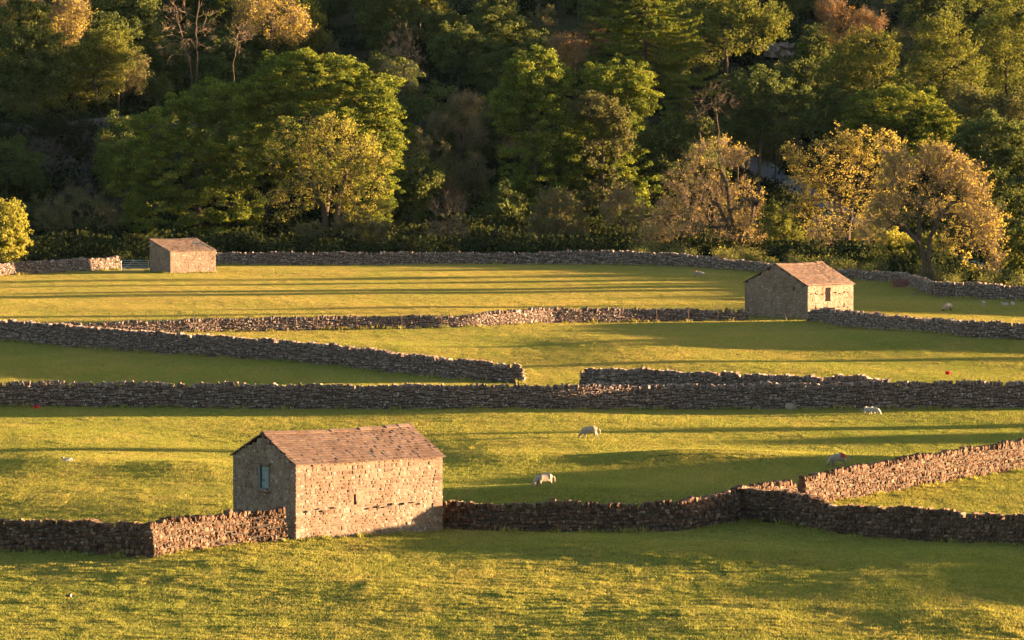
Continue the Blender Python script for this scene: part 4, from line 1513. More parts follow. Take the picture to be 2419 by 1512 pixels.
px_tree('twiggy', 580, 1955, [(1955, 560, 40, 50, 1), (1930, 590, 30, 30, 1), (2045, 560, 30, 50, 1)], 'tangle of thin bare stems behind the ridge of the square barn', 28, 'thicket', 'thicket', trunk_px=[[(1945, 640), (1940, 590), (1930, 540)], [(1962, 640), (1966, 580), (1970, 520)], [(2048, 650), (2052, 590), (2050, 540)]], multi=1, trunk_r=0.12, nts=0.35, group=FRONT)
# --- the great sycamores and their neighbours
px_tree('sycamore', 618, 760, [(730, 190, 130, 60, 3), (850, 250, 95, 70, 2.5), (640, 220, 80, 60, 1.4), (890, 330, 55, 90, 1.5), (760, 330, 150, 110, 2.5), (880, 450, 55, 90, 1.2), (690, 150, 60, 26, .7)],
        'huge spreading sycamore with its sunny side glowing, behind the golden green tree', 31, nts=2.3, trunk_r=0.65)
px_tree('sycamore', 616.5, 480, [(520, 250, 95, 50, 2), (400, 300, 90, 60, 1.6), (560, 350, 90, 90, 2), (430, 400, 110, 90, 2.2), (520, 500, 110, 85, 2), (390, 510, 90, 70, 1.4), (330, 420, 60, 90, 1)],
        'massive dark green sycamore with a few lit sprays, right above the lean-to shed', 32, nts=2.4, trunk_r=0.65)
px_tree('sycamore', 636.5, 1270, [(1265, 185, 78, 62, 2), (1210, 260, 50, 50, 1), (1290, 290, 90, 80, 1.6), (1270, 400, 90, 80, 1.4), (1250, 480, 80, 60, 1)],
        'tall sycamore with a rounded sunlit head in the middle of the wood', 33, nts=1.6, trunk_r=0.5)
px_tree('sycamore', 638, 1450, [(1455, 195, 80, 46, 2), (1505, 240, 42, 42, 1), (1440, 300, 80, 70, 1.4), (1400, 400, 90, 80, 1.6), (1480, 430, 80, 80, 1.4), (1450, 510, 90, 50, 1.2)],
        'tall sycamore with a lumpy bright crown just below the conifer', 34, nts=1.6, trunk_r=0.5)
px_tree('olive', 634, 1425, [(1400, 255, 60, 28, 2), (1450, 280, 36, 24, 1), (1470, 330, 20, 26, .4), (1420, 360, 50, 50, 1), (1430, 450, 50, 50, 1)], 'brownish bushy tree top showing between the two sunlit sycamore crowns', 35, nts=0.8, trunk_r=0.25, leaf='leaf_dull')
px_tree('sycamore', 655, 2110, [(2110, 260, 95, 48, 2.5), (2190, 300, 60, 55, 1.5), (2050, 310, 60, 50, 1.2), (2120, 340, 110, 50, 1.4), (2240, 290, 30, 34, .6)],
        'dense round deep-green tree with gold-edged top above the golden row', 36, nts=1.3, trunk_r=0.45)
px_tree('dark', 612, 2370, [(2350, 340, 90, 60, 2), (2390, 440, 90, 90, 2), (2310, 430, 60, 60, 1), (2400, 540, 60, 60, 1), (2340, 300, 24, 30, .4)], 'big dark green tree hanging over the fresh green young tree', 37, nts=1.8, trunk_r=0.5)
px_tree('olive', 690, 1720, [(1720, 70, 110, 60, 2.4), (1640, 110, 70, 60, 1.5), (1790, 50, 70, 45, 1.5), (1680, 10, 90, 40, 1)],
        'wide olive-gold tree high on the slope beside the conifer, pale rock below it', 38, nts=1.4, trunk_r=0.4)
px_tree('rust', 696, 1975, [(1965, 30, 34, 36, 1.2), (2000, 60, 60, 34, 1.5), (2050, 60, 40, 26, 1)], 'rusty orange twiggy tree top high above the road', 39, nts=1.2, trunk_r=0.25)
px_tree('olive', 684, 1880, [(1895, 190, 62, 44, 2), (1850, 210, 60, 50, 1.4), (1920, 220, 60, 60, 1.4)], 'dusky olive tree just under the rusty orange top', 40, nts=1.1, trunk_r=0.35, leaf='leaf_dark')
px_tree('olive', 672, 2030, [(2050, 130, 75, 60, 2), (1990, 170, 60, 50, 1.2), (2060, 210, 70, 40, 1)], 'soft bushy olive tree with a pale green top over the round deep-green tree', 41, nts=1.1, trunk_r=0.35)
px_tree('olive', 668, 2230, [(2225, 90, 62, 48, 2), (2240, 160, 90, 60, 2), (2180, 180, 60, 50, 1), (2260, 220, 80, 40, 1)], 'flat-topped brown-green tree in front of the dark tall trunks', 42, nts=1.2, trunk_r=0.35)
px_tree('olive', 680, 2380, [(2370, 90, 75, 60, 2), (2330, 150, 60, 60, 1.4), (2400, 190, 60, 60, 1.4), (2410, 40, 50, 60, 1)], 'tall brown-gold spring tree on the sunny upper corner of the wood', 43, nts=1.3, trunk_r=0.35)
px_tree('olive', 650, 2330, [(2310, 250, 60, 30, 1), (2400, 260, 40, 40, 1), (2270, 230, 40, 30, .6)], 'brown twiggy undergrowth tree over the big dark green tree', 44, nts=0.6, trunk_r=0.2, leaf='leaf_dull')
px_tree('bare', 672, 440, [(440, 60, 62, 62, 2.5), (470, 110, 42, 40, 1), (410, 100, 40, 40, .6)], 'leafless dead tree with bright bare branches above the sycamores', 45, 'dead_tree', trunk_px=[[(450, 215), (452, 170), (440, 120), (425, 70), (415, 20)], [(455, 180), (466, 120), (462, 60), (470, 10)]], trunk_r=0.22, nts=0.9)
px_tree('bare', 668, 545, [(560, 90, 26, 26, 1.5), (575, 80, 20, 20, 1)], 'small broken dead tree with a fork of bare twigs, next to the larger dead tree', 46, 'dead_tree', trunk_px=[[(556, 200), (552, 165), (548, 155), (556, 130), (560, 100)]], trunk_r=0.15, nts=0.35)
px_tree('rust', 690, 640, [(640, 40, 80, 50, 2), (600, 20, 40, 40, 1), (690, 60, 40, 40, 1)], 'amber feathery-twigged tree lit high above the huge sycamore', 47, 'spring_tree', nts=1.2, trunk_r=0.3, leaf='leaf_gold')
px_tree('olive', 662, 250, [(250, 110, 46, 36, 1.4), (200, 150, 50, 46, 1.4), (270, 160, 40, 40, 1), (220, 200, 60, 50, 1.2), (150, 230, 70, 50, 1)], 'sunny yellow-green tree leaning out over the shadowed rock face', 48, nts=1.3, trunk_r=0.35)
px_tree('rust', 668, 150, [(150, 60, 50, 48, 2), (170, 30, 40, 30, .7)], 'amber tree with stiff bare upright twigs above the rock face', 49, 'spring_tree', nts=1.0, trunk_r=0.25, leaf='leaf_gold')
px_tree('dark', 656, 90, [(80, 130, 70, 50, 2), (50, 60, 60, 60, 1.6), (120, 180, 50, 40, 1), (60, 220, 60, 60, 1)], 'dark ivy-covered tree with a bright lit edge in the top corner', 50, nts=1.2, trunk_r=0.35)
px_tree('rust', 666, 40, [(40, 10, 60, 36, 1), (10, 60, 30, 40, .8), (20, 240, 40, 60, 1)], 'brown bare-twigged tree rising behind the ivy-covered one', 51, 'spring_tree', nts=1.0, trunk_r=0.25)
px_tree('rust', 655, 1090, [(1100, 250, 36, 22, 1.5), (1085, 290, 50, 30, 1.5), (1110, 320, 36, 30, 1), (1040, 290, 26, 30, .7)], 'thin tree with two orange-tinted tufts in the darkest part of the wood', 52, 'spring_tree', nts=0.9, trunk_r=0.2, leaf='leaf_dull')
px_tree('rust', 646, 1215, [(1212, 356, 26, 12, 1)], 'small brown-topped sapling between the orange-tinted tree and the rounded sycamore', 53, 'spring_tree', nts=0.3, trunk_r=0.1)
px_tree('bare', 662, 950, [(950, 110, 40, 40, 1.5), (940, 170, 50, 50, 1.5), (980, 150, 30, 40, 1)], 'dull grey leafless tree beyond the huge sycamore', 54, 'bare_tree', nts=1.6, trunk_r=0.2)
px_tree('rust', 664, 1335, [(1335, 130, 48, 38, 1.5), (1310, 150, 30, 30, .5)], 'cluster of orange bare upright twigs behind the rounded sycamore head', 55, 'spring_tree', nts=0.7, trunk_r=0.2)
px_tree('bare', 640, 1680, [(1690, 240, 46, 50, 2), (1650, 270, 36, 40, 1), (1720, 250, 30, 30, .8)], 'twisted brown leafless tree beneath the conifer branches', 56, 'bare_tree', trunk_px=[[(1700, 330), (1696, 290), (1690, 250)], [(1670, 340), (1650, 290), (1640, 250)]], trunk_r=0.18, nts=0.9, bark='bark')
px_tree('dark', 642, 1620, [(1620, 330, 70, 50, 1.5), (1570, 400, 60, 60, 1.5), (1640, 400, 60, 40, 1)], 'dim green tree filling the shade behind the broad amber tree', 57, nts=1.0, trunk_r=0.3)
px_tree('dark', 655, 1790, [(1780, 230, 80, 60, 2), (1860, 270, 70, 50, 1.5), (1760, 290, 60, 40, 1)], 'shadowy green tree overhanging the bend of the road', 58, nts=1.2, trunk_r=0.35)
px_tree('dull', 618, 200, [(170, 510, 90, 70, 2), (250, 540, 60, 50, 1), (120, 540, 60, 50, 1)], 'dusky grey-green thicket between the yellow-green bush and the lean-to shed', 59, 'thicket', 'thicket', nts=1.2, trunk_r=0.2)
px_tree('dark', 630, 1180, [(1150, 540, 60, 50, 1.5), (1190, 510, 50, 60, 1)], 'low bluish-green leafy tree between the slim grey tree and the dome-shaped thicket', 60, nts=0.8, trunk_r=0.2)
px_tree('dark', 630, 960, [(960, 520, 50, 80, 1.5), (990, 440, 50, 60, 1)], 'gloomy tree in deep shade beside the slim grey tree', 61, nts=0.8, trunk_r=0.25)
px_tree('dull', 640, 1030, [(1010, 380, 60, 60, 1.5), (1100, 420, 60, 60, 1.5), (1050, 460, 60, 50, 1)], 'dull brownish tree in the dark hollow below the orange-tinted tufts', 62, nts=1.2, trunk_r=0.25)


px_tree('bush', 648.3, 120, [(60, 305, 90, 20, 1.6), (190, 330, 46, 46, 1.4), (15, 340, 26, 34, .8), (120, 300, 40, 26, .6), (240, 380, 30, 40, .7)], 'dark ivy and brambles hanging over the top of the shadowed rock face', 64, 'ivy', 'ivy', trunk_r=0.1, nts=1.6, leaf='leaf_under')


# --- the conifer
def conifer(D, base_px, top_py, half_px, low_py, label, seed, lean=0):
    g = np.random.default_rng(seed)
    s = F / D
    x0 = at(base_px, 300, D)[0]
    z0 = float(hgt(x0, D)) - 0.2
    Ht = at(base_px, top_py, D)[2] - z0
    zl = at(base_px, low_py, D)[2] - z0
    hw = half_px / s
    tb, nb = MB(), MB()
    zz = np.linspace(0, Ht, 14)
    tb.tube(np.stack([0.05 * np.sin(zz), 0 * zz, zz], -1), 0.34 * (1 - zz / Ht) ** 0.8 + 0.02, 9)
    z = zl
    A_, B_, R_ = [], [], []
    while z < Ht - 0.3:
        f = 1 - (z - zl) / (Ht - zl)
        R = hw * (0.15 + 0.95 * f ** 0.8) * g.uniform(0.75, 1.12)
        for a in g.uniform(0, 6.28) + np.arange(5) * 1.257 + g.normal(0, 0.2, 5):
            r = R * g.uniform(0.7, 1.1)
            t = np.linspace(0, 1, 7)
            dr = np.array([math.cos(a), math.sin(a), 0])
            pts = np.array([0, 0, z]) + dr * (t * r)[:, None] + np.array([0, 0, 1.0]) * ((-0.30 * t + 0.24 * t ** 3) * r)[:, None]
            tb.tube(pts, np.linspace(0.06, 0.012, 7) * (0.5 + f), 4)
            m = int(26 * r / 3) + 6
            tt = g.uniform(0.18, 1.0, m)
            base = np.stack([np.interp(tt, t, pts[:, k]) for k in range(3)], -1)
            side = np.cross(dr, [0, 0, 1.0])
            out = side * g.choice([-1, 1], m)[:, None] * g.uniform(0.2, 1, m)[:, None] + dr * 0.7
            out /= np.linalg.norm(out, axis=1)[:, None]
            ln = (0.35 + 0.6 * (1 - tt) * r / 4 + 0.25)[:, None]
            tip = base + out * ln + np.array([0, 0, -0.28]) * ln * g.uniform(0.2, 1.5, m)[:, None]
            A_.append(base)
            B_.append(tip)
            R_.append(np.full(m, g.uniform(0.2, 0.9)))
        z += 0.62 + 0.35 * g.random()
    A, B = np.concatenate(A_), np.concatenate(B_)
    R = np.concatenate(R_)
    # hanging needle sprays: ragged blades along each side shoot
    k = 7
    t = np.tile(np.linspace(0.1, 1, k), len(A))
    Ar, Br = np.repeat(A, k, 0), np.repeat(B, k, 0)
    p = Ar + (Br - Ar) * t[:, None] + g.normal(0, 0.03, (len(t), 3))
    d = (Br - Ar)
    d /= np.linalg.norm(d, axis=1)[:, None]
    v = d * 0.35 + g.normal(0, 0.35, (len(t), 3)) + np.array([0, 0, -0.55])
    v /= np.linalg.norm(v, axis=1)[:, None]
    w = perp(v, g) * 0.075
    L = (0.30 * g.uniform(0.6, 1.3, len(t)))[:, None]
    V = np.stack([p - w, p + w, p + v * L + w * 0.4, p + v * L - w * 0.4], 1)
    nb.add(V.reshape(-1, 3), np.arange(len(p) * 4).reshape(-1, 4), np.repeat(np.clip(np.repeat(R, k) + g.normal(0, 0.15, len(p)), 0, 1), 4))
    place_tree('conifer_tree', (tb.mesh('trunk', [M['bark']]), nb.mesh('crown', [M['leaf_con']])), np.array([x0, D, z0]), label, 'conifer', WOOD)


conifer(668, 1525, -190, 165, 205, 'tall conifer with drooping layered branches at the top of the wood', 71)
conifer(662, 1605, 165, 52, 300, 'small young conifer at the foot of the tall conifer', 72)
# dark tall trunks at the top edge
for i, (px, w, D, lab) in enumerate(((2165, 0.2, 716, 'thinnest of the bare dark trunks standing at the top edge of the wood'), (2232, 0.26, 714, 'stoutest of the bare dark trunks standing at the top edge of the wood'), (2262, 0.22, 718, 'middle one of the bare dark trunks at the top edge of the wood'), (2312, 0.24, 720, 'bare dark trunk standing apart beside the brown-gold spring tree'))):
    x0 = at(px, 60, D)[0]
    z0 = float(hgt(x0, D)) - 0.3
    g = np.random.default_rng(80 + i)
    ms = tree_meshes('dark', 80 + i, [[(0, 0, 0), (0.1, 0, 6), (0, 0.1, 13)]], [(0, 0, 15, 2.6, 2.6, 4, 1)], 0.25, w)
    place_tree('pine_tree', ms, np.array([x0, D, z0]), lab, 'tree', WOOD)

# --- the rest of the wood: a handful of kinds, copied
KINDS = []
for i, (style, H, W) in enumerate((('dark', 17, 10), ('dark', 15, 11), ('dark', 19, 12), ('olive', 15, 9), ('dull', 14, 9), ('rust', 13, 7), ('dark', 12, 9))):
    g = np.random.default_rng(900 + i)
    lb = [(0, 0, H * 0.68, W * 0.33, W * 0.33, H * 0.22, 2)]
    for k in range(5):
        a = g.uniform(0, 6.28)
        lb.append((math.cos(a) * W * 0.27, math.sin(a) * W * 0.27, H * g.uniform(0.42, 0.74), W * 0.24, W * 0.24, H * 0.16, 1))
    KINDS.append(tree_meshes(style, 950 + i, [[(0, 0, -0.5), (0.2, 0, H * 0.25), (0, 0.2, H * 0.55)]], lb, 0.9, 0.3))
FILL = []
gf = np.random.default_rng(55)


def top_limit(x, y):
    """Highest image row (photo px) a filling tree may reach, so it stays behind the trees described above."""
    return None


fill_roots = {}
nfill = 0
for (off_, n) in ((14, 15), (28, 19), (42, 22), (56, 24), (70, 24), (84, 24), (98, 22), (114, 18)):
    D0 = 612 + off_
    half = 0.118 * D0
    xs = np.linspace(-half, half, n) + gf.normal(0, 1.4, n)
    for x in xs:
        k = int(gf.choice(len(KINDS), p=[.2, .18, .15, .15, .14, .03, .15]))
        y = D0 + 0.24 * max(x + 50, -10) * 0.95 + gf.normal(0, 3)
        px = PW / 2 + x * F / y
        py_lim = max(-200, 345 - 4.6 * off_) + gf.uniform(-30, 50)
        if 960 < px < 1190 or 1560 < px < 1990:
            py_lim = max(py_lim, 190 + gf.uniform(0, 60)) if off_ < 60 else py_lim
        if 940 < px < 1250 and off_ < 40:
            py_lim = max(py_lim, 410 + gf.uniform(-20, 40))
        if 360 < px < 600 and y < 678:          # let the dead trees stand clear
            py_lim = max(py_lim, 205)
        if 1330 < px < 1690 and y < 668:        # and the conifer
            py_lim = max(py_lim, 250)
        if 540 < px < 740 and y < 690:
            py_lim = max(py_lim, 125)
        if 1740 < px < 1930 and y < 724:
            py_lim = max(py_lim, 165)
        if 1700 < px < 1900 and off_ < 40:      # keep the bend of the road open
            continue
        if 1880 < px < 2330 and off_ < 30:
            continue
        if px < 330 and 636 < y < 664:              # keep the rock face open
            continue
        z = float(hgt(x, y)) - 0.2
        sc = gf.uniform(0.75, 1.1)
        hmax = at(px, py_lim, y)[2] - z
        Hk = (17, 15, 19, 15, 14, 13, 12)[k]
        sc = min(sc, max(0.35, hmax / Hk))
        if k not in fill_roots:
            r = place_tree('woodland_tree', KINDS[k], (x, y, z), 'shaded leafy tree in the dark mass of the hillside wood', 'tree', 'shaded trees in the mass of the wood', gf.uniform(0, 6.28), sc)
            fill_roots[k] = r
        else:
            copy_tree(fill_roots[k], (x, y, z), gf.uniform(0, 6.28), (sc, sc, sc * gf.uniform(0.9, 1.1)))
        nfill += 1
print('fill trees', nfill)

# ------------------------------------------------------------------ rock face, outcrop, road
g = np.random.default_rng(31)
xs_ = np.arange(-82, -42.5, 0.22)
rows, zt = [], 4.0
while zt < 14.2:
    h = g.choice([0.18, 0.35, 0.7, 1.5, 2.1], p=[.2, .25, .25, .2, .1]) * g.uniform(0.8, 1.2)
    p = g.normal(0, 0.30)
    off_x, v_ = [], 0.0
    nxt = 0
    for i_ in range(len(xs_)):
        if i_ >= nxt:
            v_ = g.normal(0, 0.16 + 0.1 * h)
            nxt = i_ + int(g.gamma(1.6, 9)) + 2
        off_x.append(v_)
    off_x = np.array(off_x) + 0.05 * g.normal(size=len(xs_)) + 0.5 * np.sin(xs_ * 0.31 + zt * 0.2) + 0.3 * np.sin(xs_ * 0.83 + zt * 0.5)
    sag = 0.6 * np.sin(xs_ * 0.21) + 0.05 * g.normal(size=len(xs_))
    for zz_ in (zt + 0.03, zt + h * 0.5, zt + h - 0.03):
        rows.append(np.stack([xs_ + 0.04 * g.normal(size=len(xs_)), 649.8 - p - off_x + 0.06 * (zz_ - 4) + np.clip(xs_ + 50, 0, None) * 0.5 + 0.05 * g.normal(size=len(xs_)), zz_ + sag], -1))
    zt += h
rows.append(rows[-1] + np.array([0, 3.0, -0.6]))
V = np.array(rows)
nr, ncx = V.shape[:2]
ii = (np.arange(nr - 1)[:, None] * ncx + np.arange(ncx - 1)[None]).ravel()
cme = build_mesh('cliff', V.reshape(-1, 3), [np.stack([ii, ii + 1, ii + ncx + 1, ii + ncx], -1)], M['rock'], {'rnd': np.clip(np.repeat(g.normal(0.45, 0.2, nr), ncx) + g.normal(0, 0.08, nr * ncx), 0, 1)})
tag(link('cliff', cme), kind='structure')
om = MB()
oc = at(1835, 118, 721)
for k in range(60):
    stones(om, np.array([oc + np.array([g.uniform(-4.2, 4.0), g.uniform(-1.2, 3.0), g.uniform(-1.0, 0.7)])]), (1, 0, 0), (0, 1, 0), (0, 0, 1), np.array([[g.uniform(0.4, 1.0), g.uniform(0.6, 1.6), g.uniform(0.25, 0.6)]]), np.array([g.uniform(0.7, 1)]), 0.10, 0.3, g)
oo = om.obj('rock_outcrop', [M['barn_stone']])
tag(oo, 'pale pinkish broken rock catching the sun high among the trees', 'rock outcrop')

road_px = [(1700, 378), (1760, 388), (1800, 402), (1840, 425), (1900, 462), (1980, 505), (2080, 555), (2200, 602), (2320, 640), (2460, 672)]
rp = np.array([ground(a, b) for a, b in road_px])
s_, RR = resample(rp, 1.2)
T_ = np.gradient(RR[:, :2], axis=0)
T_ /= np.linalg.norm(T_, axis=1)[:, None]
Nr = np.stack([T_[:, 1], -T_[:, 0]], -1)
offs = np.linspace(-2.9, 2.9, 9)
V = np.array([[(RR[i, 0] + Nr[i, 0] * o, RR[i, 1] + Nr[i, 1] * o, float(hgt(RR[i, 0] + Nr[i, 0] * o, RR[i, 1] + Nr[i, 1] * o)) + 0.06) for o in offs] for i in range(len(RR))]).reshape(-1, 3)
m = len(offs)
fs = [[i * m + j, i * m + j + 1, (i + 1) * m + j + 1, (i + 1) * m + j] for i in range(len(RR) - 1) for j in range(m - 1)]
tag(link('road', build_mesh('road', V, [np.array(fs)], M['tarmac'], smooth_shade=True)), kind='structure')
dry_wall([(1752, 398, 409), (1790, 412, 424), (1835, 436, 448), (1900, 476, 488), (1980, 520, 532)],
         'low pale roadside wall edging the bend of the road in the wood', M['stone_far'], seed=21, cope_h=0.2, thick=0.5)

# ------------------------------------------------------------------ grass (nobody could count it)


def grass_tile(name, size, n, h0, h1, seed, w=0.016, clump=0.5):
    g = np.random.default_rng(seed)
    nc = n // 7
    cx = g.uniform(-size / 2, size / 2, (nc, 2))
    ch = g.uniform(0.7, 1.25, nc)
    idx = np.repeat(np.arange(nc), 7)
    base = cx[idx] + g.normal(0, 0.11, (len(idx), 2))
    h = g.uniform(h0, h1, len(idx)) * ch[idx]
    a = g.uniform(0, 6.28, len(idx))
    lean = np.abs(g.normal(0, 0.45, len(idx)))
    d = np.stack([np.cos(a), np.sin(a)], -1)
    b = g.uniform(0, 6.28, len(idx))
    s = np.stack([np.cos(b), np.sin(b)], -1) * w * g.uniform(0.7, 1.5, len(idx))[:, None]
    z0 = np.full(len(idx), -0.03)
    V = np.stack([
        np.column_stack([base - s, z0]), np.column_stack([base + s, z0]),
        np.column_stack([base + s * 0.8 + d * (lean * h * 0.35)[:, None], h * 0.6]), np.column_stack([base - s * 0.8 + d * (lean * h * 0.35)[:, None], h * 0.6]),
        np.column_stack([base + d * (lean * h)[:, None], h])], 1).reshape(-1, 3)
    i = np.arange(len(idx))[:, None] * 5
    rnd = np.repeat(np.clip(0.5 * (ch[idx] - 0.5) + g.uniform(0, 0.6, len(idx)), 0, 1), 5)
    me = build_mesh(name, V, [i + np.array([[0, 1, 2, 3]]), i + np.array([[3, 2, 4]])], M['grass'], {'rnd': rnd})
    return bpy.data.objects.new(name, me)


def scatter(name, pts, rots, scs, src, kind='stuff'):
    me = bpy.data.meshes.new(name)
    me.vertices.add(len(pts))
    me.vertices.foreach_set('co', np.asarray(pts, np.float32).ravel())
    a = me.attributes.new('rot', 'FLOAT_VECTOR', 'POINT')
    a.data.foreach_set('vector', np.asarray(rots, np.float32).ravel())
    a = me.attributes.new('scl', 'FLOAT_VECTOR', 'POINT')
    a.data.foreach_set('vector', np.asarray(scs, np.float32).ravel())
    me.update()
    o = link(name, me)
    tag(o, kind=kind)
    ng = bpy.data.node_groups.new(name, 'GeometryNodeTree')
    ng.interface.new_socket('Geometry', in_out='INPUT', socket_type='NodeSocketGeometry')
    ng.interface.new_socket('Geometry', in_out='OUTPUT', socket_type='NodeSocketGeometry')
    gi, go = ng.nodes.new('NodeGroupInput'), ng.nodes.new('NodeGroupOutput')
    ip = ng.nodes.new('GeometryNodeInstanceOnPoints')
    oi = ng.nodes.new('GeometryNodeObjectInfo')
    oi.inputs['Object'].default_value = src
    oi.inputs['As Instance'].default_value = True
    ra, sa = ng.nodes.new('GeometryNodeInputNamedAttribute'), ng.nodes.new('GeometryNodeInputNamedAttribute')
    for n_, nm in ((ra, 'rot'), (sa, 'scl')):
        n_.data_type = 'FLOAT_VECTOR'
        n_.inputs['Name'].default_value = nm
    er = ng.nodes.new('FunctionNodeEulerToRotation')
    ng.links.new(ra.outputs[0], er.inputs[0])
    ng.links.new(gi.outputs[0], ip.inputs['Points'])
    ng.links.new(oi.outputs['Geometry'], ip.inputs['Instance'])
    ng.links.new(er.outputs[0], ip.inputs['Rotation'])
    ng.links.new(sa.outputs[0], ip.inputs['Scale'])
    ng.links.new(ip.outputs[0], go.inputs[0])
    md = o.modifiers.new('scatter', 'NODES')
    md.node_group = ng
    return o


def inside_barn(x, y, m=0.0):
    r = np.zeros(len(x), bool)
    for (P, U, V, L, W) in BARNS:
        u = (x - P[0]) * U[0] + (y - P[1]) * U[1]
        v = (x - P[0]) * V[0] + (y - P[1]) * V[1]
        r |= (u > -m) & (u < L + m) & (v > -m) & (v < W + m)
    return r


TS = 2.4
gg = np.random.default_rng(77)
pts = []
y = 206.0
while y < 602:
    hw = 0.1105 * y + 26
    xs = np.arange(-hw, hw, TS)
    pts.append(np.stack([xs + gg.uniform(-0.2, 0.2, len(xs)), np.full(len(xs), y) + gg.uniform(-0.2, 0.2, len(xs))], -1))
    y += TS
pts = np.concatenate(pts)
pts = pts[pts[:, 1] < far_wall_y(pts[:, 0]) + 0.3]
pts = pts[~inside_barn(pts[:, 0], pts[:, 1], -0.8)]
zz = hgt(pts[:, 0], pts[:, 1])
e = 0.8
sxs = (hgt(pts[:, 0] + e, pts[:, 1]) - hgt(pts[:, 0] - e, pts[:, 1])) / (2 * e)
sys_ = (hgt(pts[:, 0], pts[:, 1] + e) - hgt(pts[:, 0], pts[:, 1] - e)) / (2 * e)
quart = gg.integers(0, 4, len(pts)) * math.pi / 2
# tilt each turf to the slope: rotate about z first, then about world y and x
rots = np.zeros((len(pts), 3))
for i in range(len(pts)):
    m_ = Matrix.Rotation(math.atan(sys_[i]), 3, 'X') @ Matrix.Rotation(-math.atan(sxs[i]), 3, 'Y') @ Matrix.Rotation(quart[i], 3, 'Z')
    rots[i] = m_.to_euler()
scs = np.ones((len(pts), 3)) * np.array([1.06, 1.06, 1.0])
scs[:, 2] = 0.8 + 0.35 * np.sin(pts[:, 0] * 0.21 + pts[:, 1] * 0.13) * np.sin(pts[:, 1] * 0.17 + 1.0) + gg.uniform(-0.08, 0.08, len(pts))
P3_ = np.column_stack([pts, zz])
for j in range(3):
    sel = np.arange(len(pts)) % 3 == j
    scatter('grass', P3_[sel], rots[sel], scs[sel], grass_tile('turf', TS, 2600, 0.045, 0.125, 40 + j))

# taller growth at the foot of the walls
fp = []
for line in FOOT[:-1]:
    s_, R_ = resample(line, 0.35)
    d = np.gradient(R_[:, :2], axis=0)
    d /= np.linalg.norm(d, axis=1)[:, None]
    nrm = np.stack([d[:, 1], -d[:, 0]], -1)
    nrm[nrm[:, 1] > 0] *= -1
    for o in (0.42, 0.55):
        q = R_[:, :2] + nrm * (o + gg.uniform(-0.06, 0.1, len(R_)))[:, None]
        q = q[gg.random(len(q)) < 0.55]
        fp.append(q)
# weeds in front of the barns
for (P, U, V, L, W) in BARNS:
    for t in np.arange(0, L, 0.3):
        fp.append((P + U * t - V * gg.uniform(0.15, 0.45))[None, :2])
    for t in np.arange(0, W, 0.3):
        fp.append((P + V * t - U * gg.uniform(0.15, 0.45))[None, :2])
fp = np.concatenate(fp)
fz = hgt(fp[:, 0], fp[:, 1])
fr_ = np.zeros((len(fp), 3))
fr_[:, 2] = gg.uniform(0, 6.28, len(fp))
fs_ = np.repeat(np.clip(gg.gamma(2.5, 0.26, len(fp)), 0.25, 1.6)[:, None], 3, 1)
scatter('grass', np.column_stack([fp, fz]), fr_, fs_, grass_tile('tall_grass', 0.5, 60, 0.12, 0.30, 49, 0.02))
# undergrowth on the floor of the wood
ug = np.column_stack([gg.uniform(-80, 90, 3600), gg.uniform(486, 740, 3600)])
ug = ug[ug[:, 1] > far_wall_y(ug[:, 0]) + 2.2]
ug = np.concatenate([ug, np.column_stack([gg.uniform(-75, -44, 160), gg.uniform(649.5, 653, 160)])])
edge_ = ug[:, 1] - far_wall_y(ug[:, 0])
ug = ug[(edge_ > 26) | ((edge_ > 9) & (gg.random(len(ug)) < 0.3))]
ug = ug[~((ug[:, 0] > 14) & (ug[:, 1] - far_wall_y(ug[:, 0]) < 24))]
ug = ug[~((ug[:, 0] < -43) & (ug[:, 1] > 634) & (ug[:, 1] < 649.4))]
keep = np.ones(len(ug), bool)
for i in range(0, len(RR), 2):
    keep &= np.hypot(ug[:, 0] - RR[i, 0], ug[:, 1] - RR[i, 1]) > 3.6
ug = ug[keep]
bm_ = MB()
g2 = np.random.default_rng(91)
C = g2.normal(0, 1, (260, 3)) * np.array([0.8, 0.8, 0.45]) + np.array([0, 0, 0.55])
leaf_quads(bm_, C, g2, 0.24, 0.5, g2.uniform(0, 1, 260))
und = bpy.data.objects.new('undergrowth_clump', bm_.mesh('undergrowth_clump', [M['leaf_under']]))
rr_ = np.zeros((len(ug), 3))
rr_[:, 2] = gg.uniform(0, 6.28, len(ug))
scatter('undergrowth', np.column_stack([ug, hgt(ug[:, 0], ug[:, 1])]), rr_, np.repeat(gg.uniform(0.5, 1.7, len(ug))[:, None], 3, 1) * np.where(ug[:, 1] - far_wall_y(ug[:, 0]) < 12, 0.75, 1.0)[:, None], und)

ug2 = []
for k in range(95):
    px = gg.uniform(1490, 2430)
    x_ = (px - PW / 2) / F * 560
    y_ = far_wall_y(x_) + gg.uniform(2.5, 24)
    ug2.append((x_, y_))
ug2 = np.array(ug2)
keep = np.ones(len(ug2), bool)
for i in range(0, len(RR), 2):
    keep &= np.hypot(ug2[:, 0] - RR[i, 0], ug2[:, 1] - RR[i, 1]) > 3.6
ug2 = ug2[keep]
bm_ = MB()
A = g2.normal(0, 1, (110, 3)) * np.array([0.35, 0.35, 0.05])
A[:, 2] = 0
B = A + np.column_stack([g2.normal(0, 0.5, (110, 2)), g2.uniform(0.8, 2.4, 110)])
twig_cones(bm_, A, B, 0.022)
bm_2 = MB()
C = np.repeat(A, 4, 0) + np.repeat(B - A, 4, 0) * g2.uniform(0.3, 1.0, (440, 1)) + g2.normal(0, 0.16, (440, 3))
leaf_quads(bm_2, C, g2, 0.16, 0.3, g2.uniform(0, 1, 440))
rr_ = np.zeros((len(ug2), 3))
rr_[:, 2] = gg.uniform(0, 6.28, len(ug2))
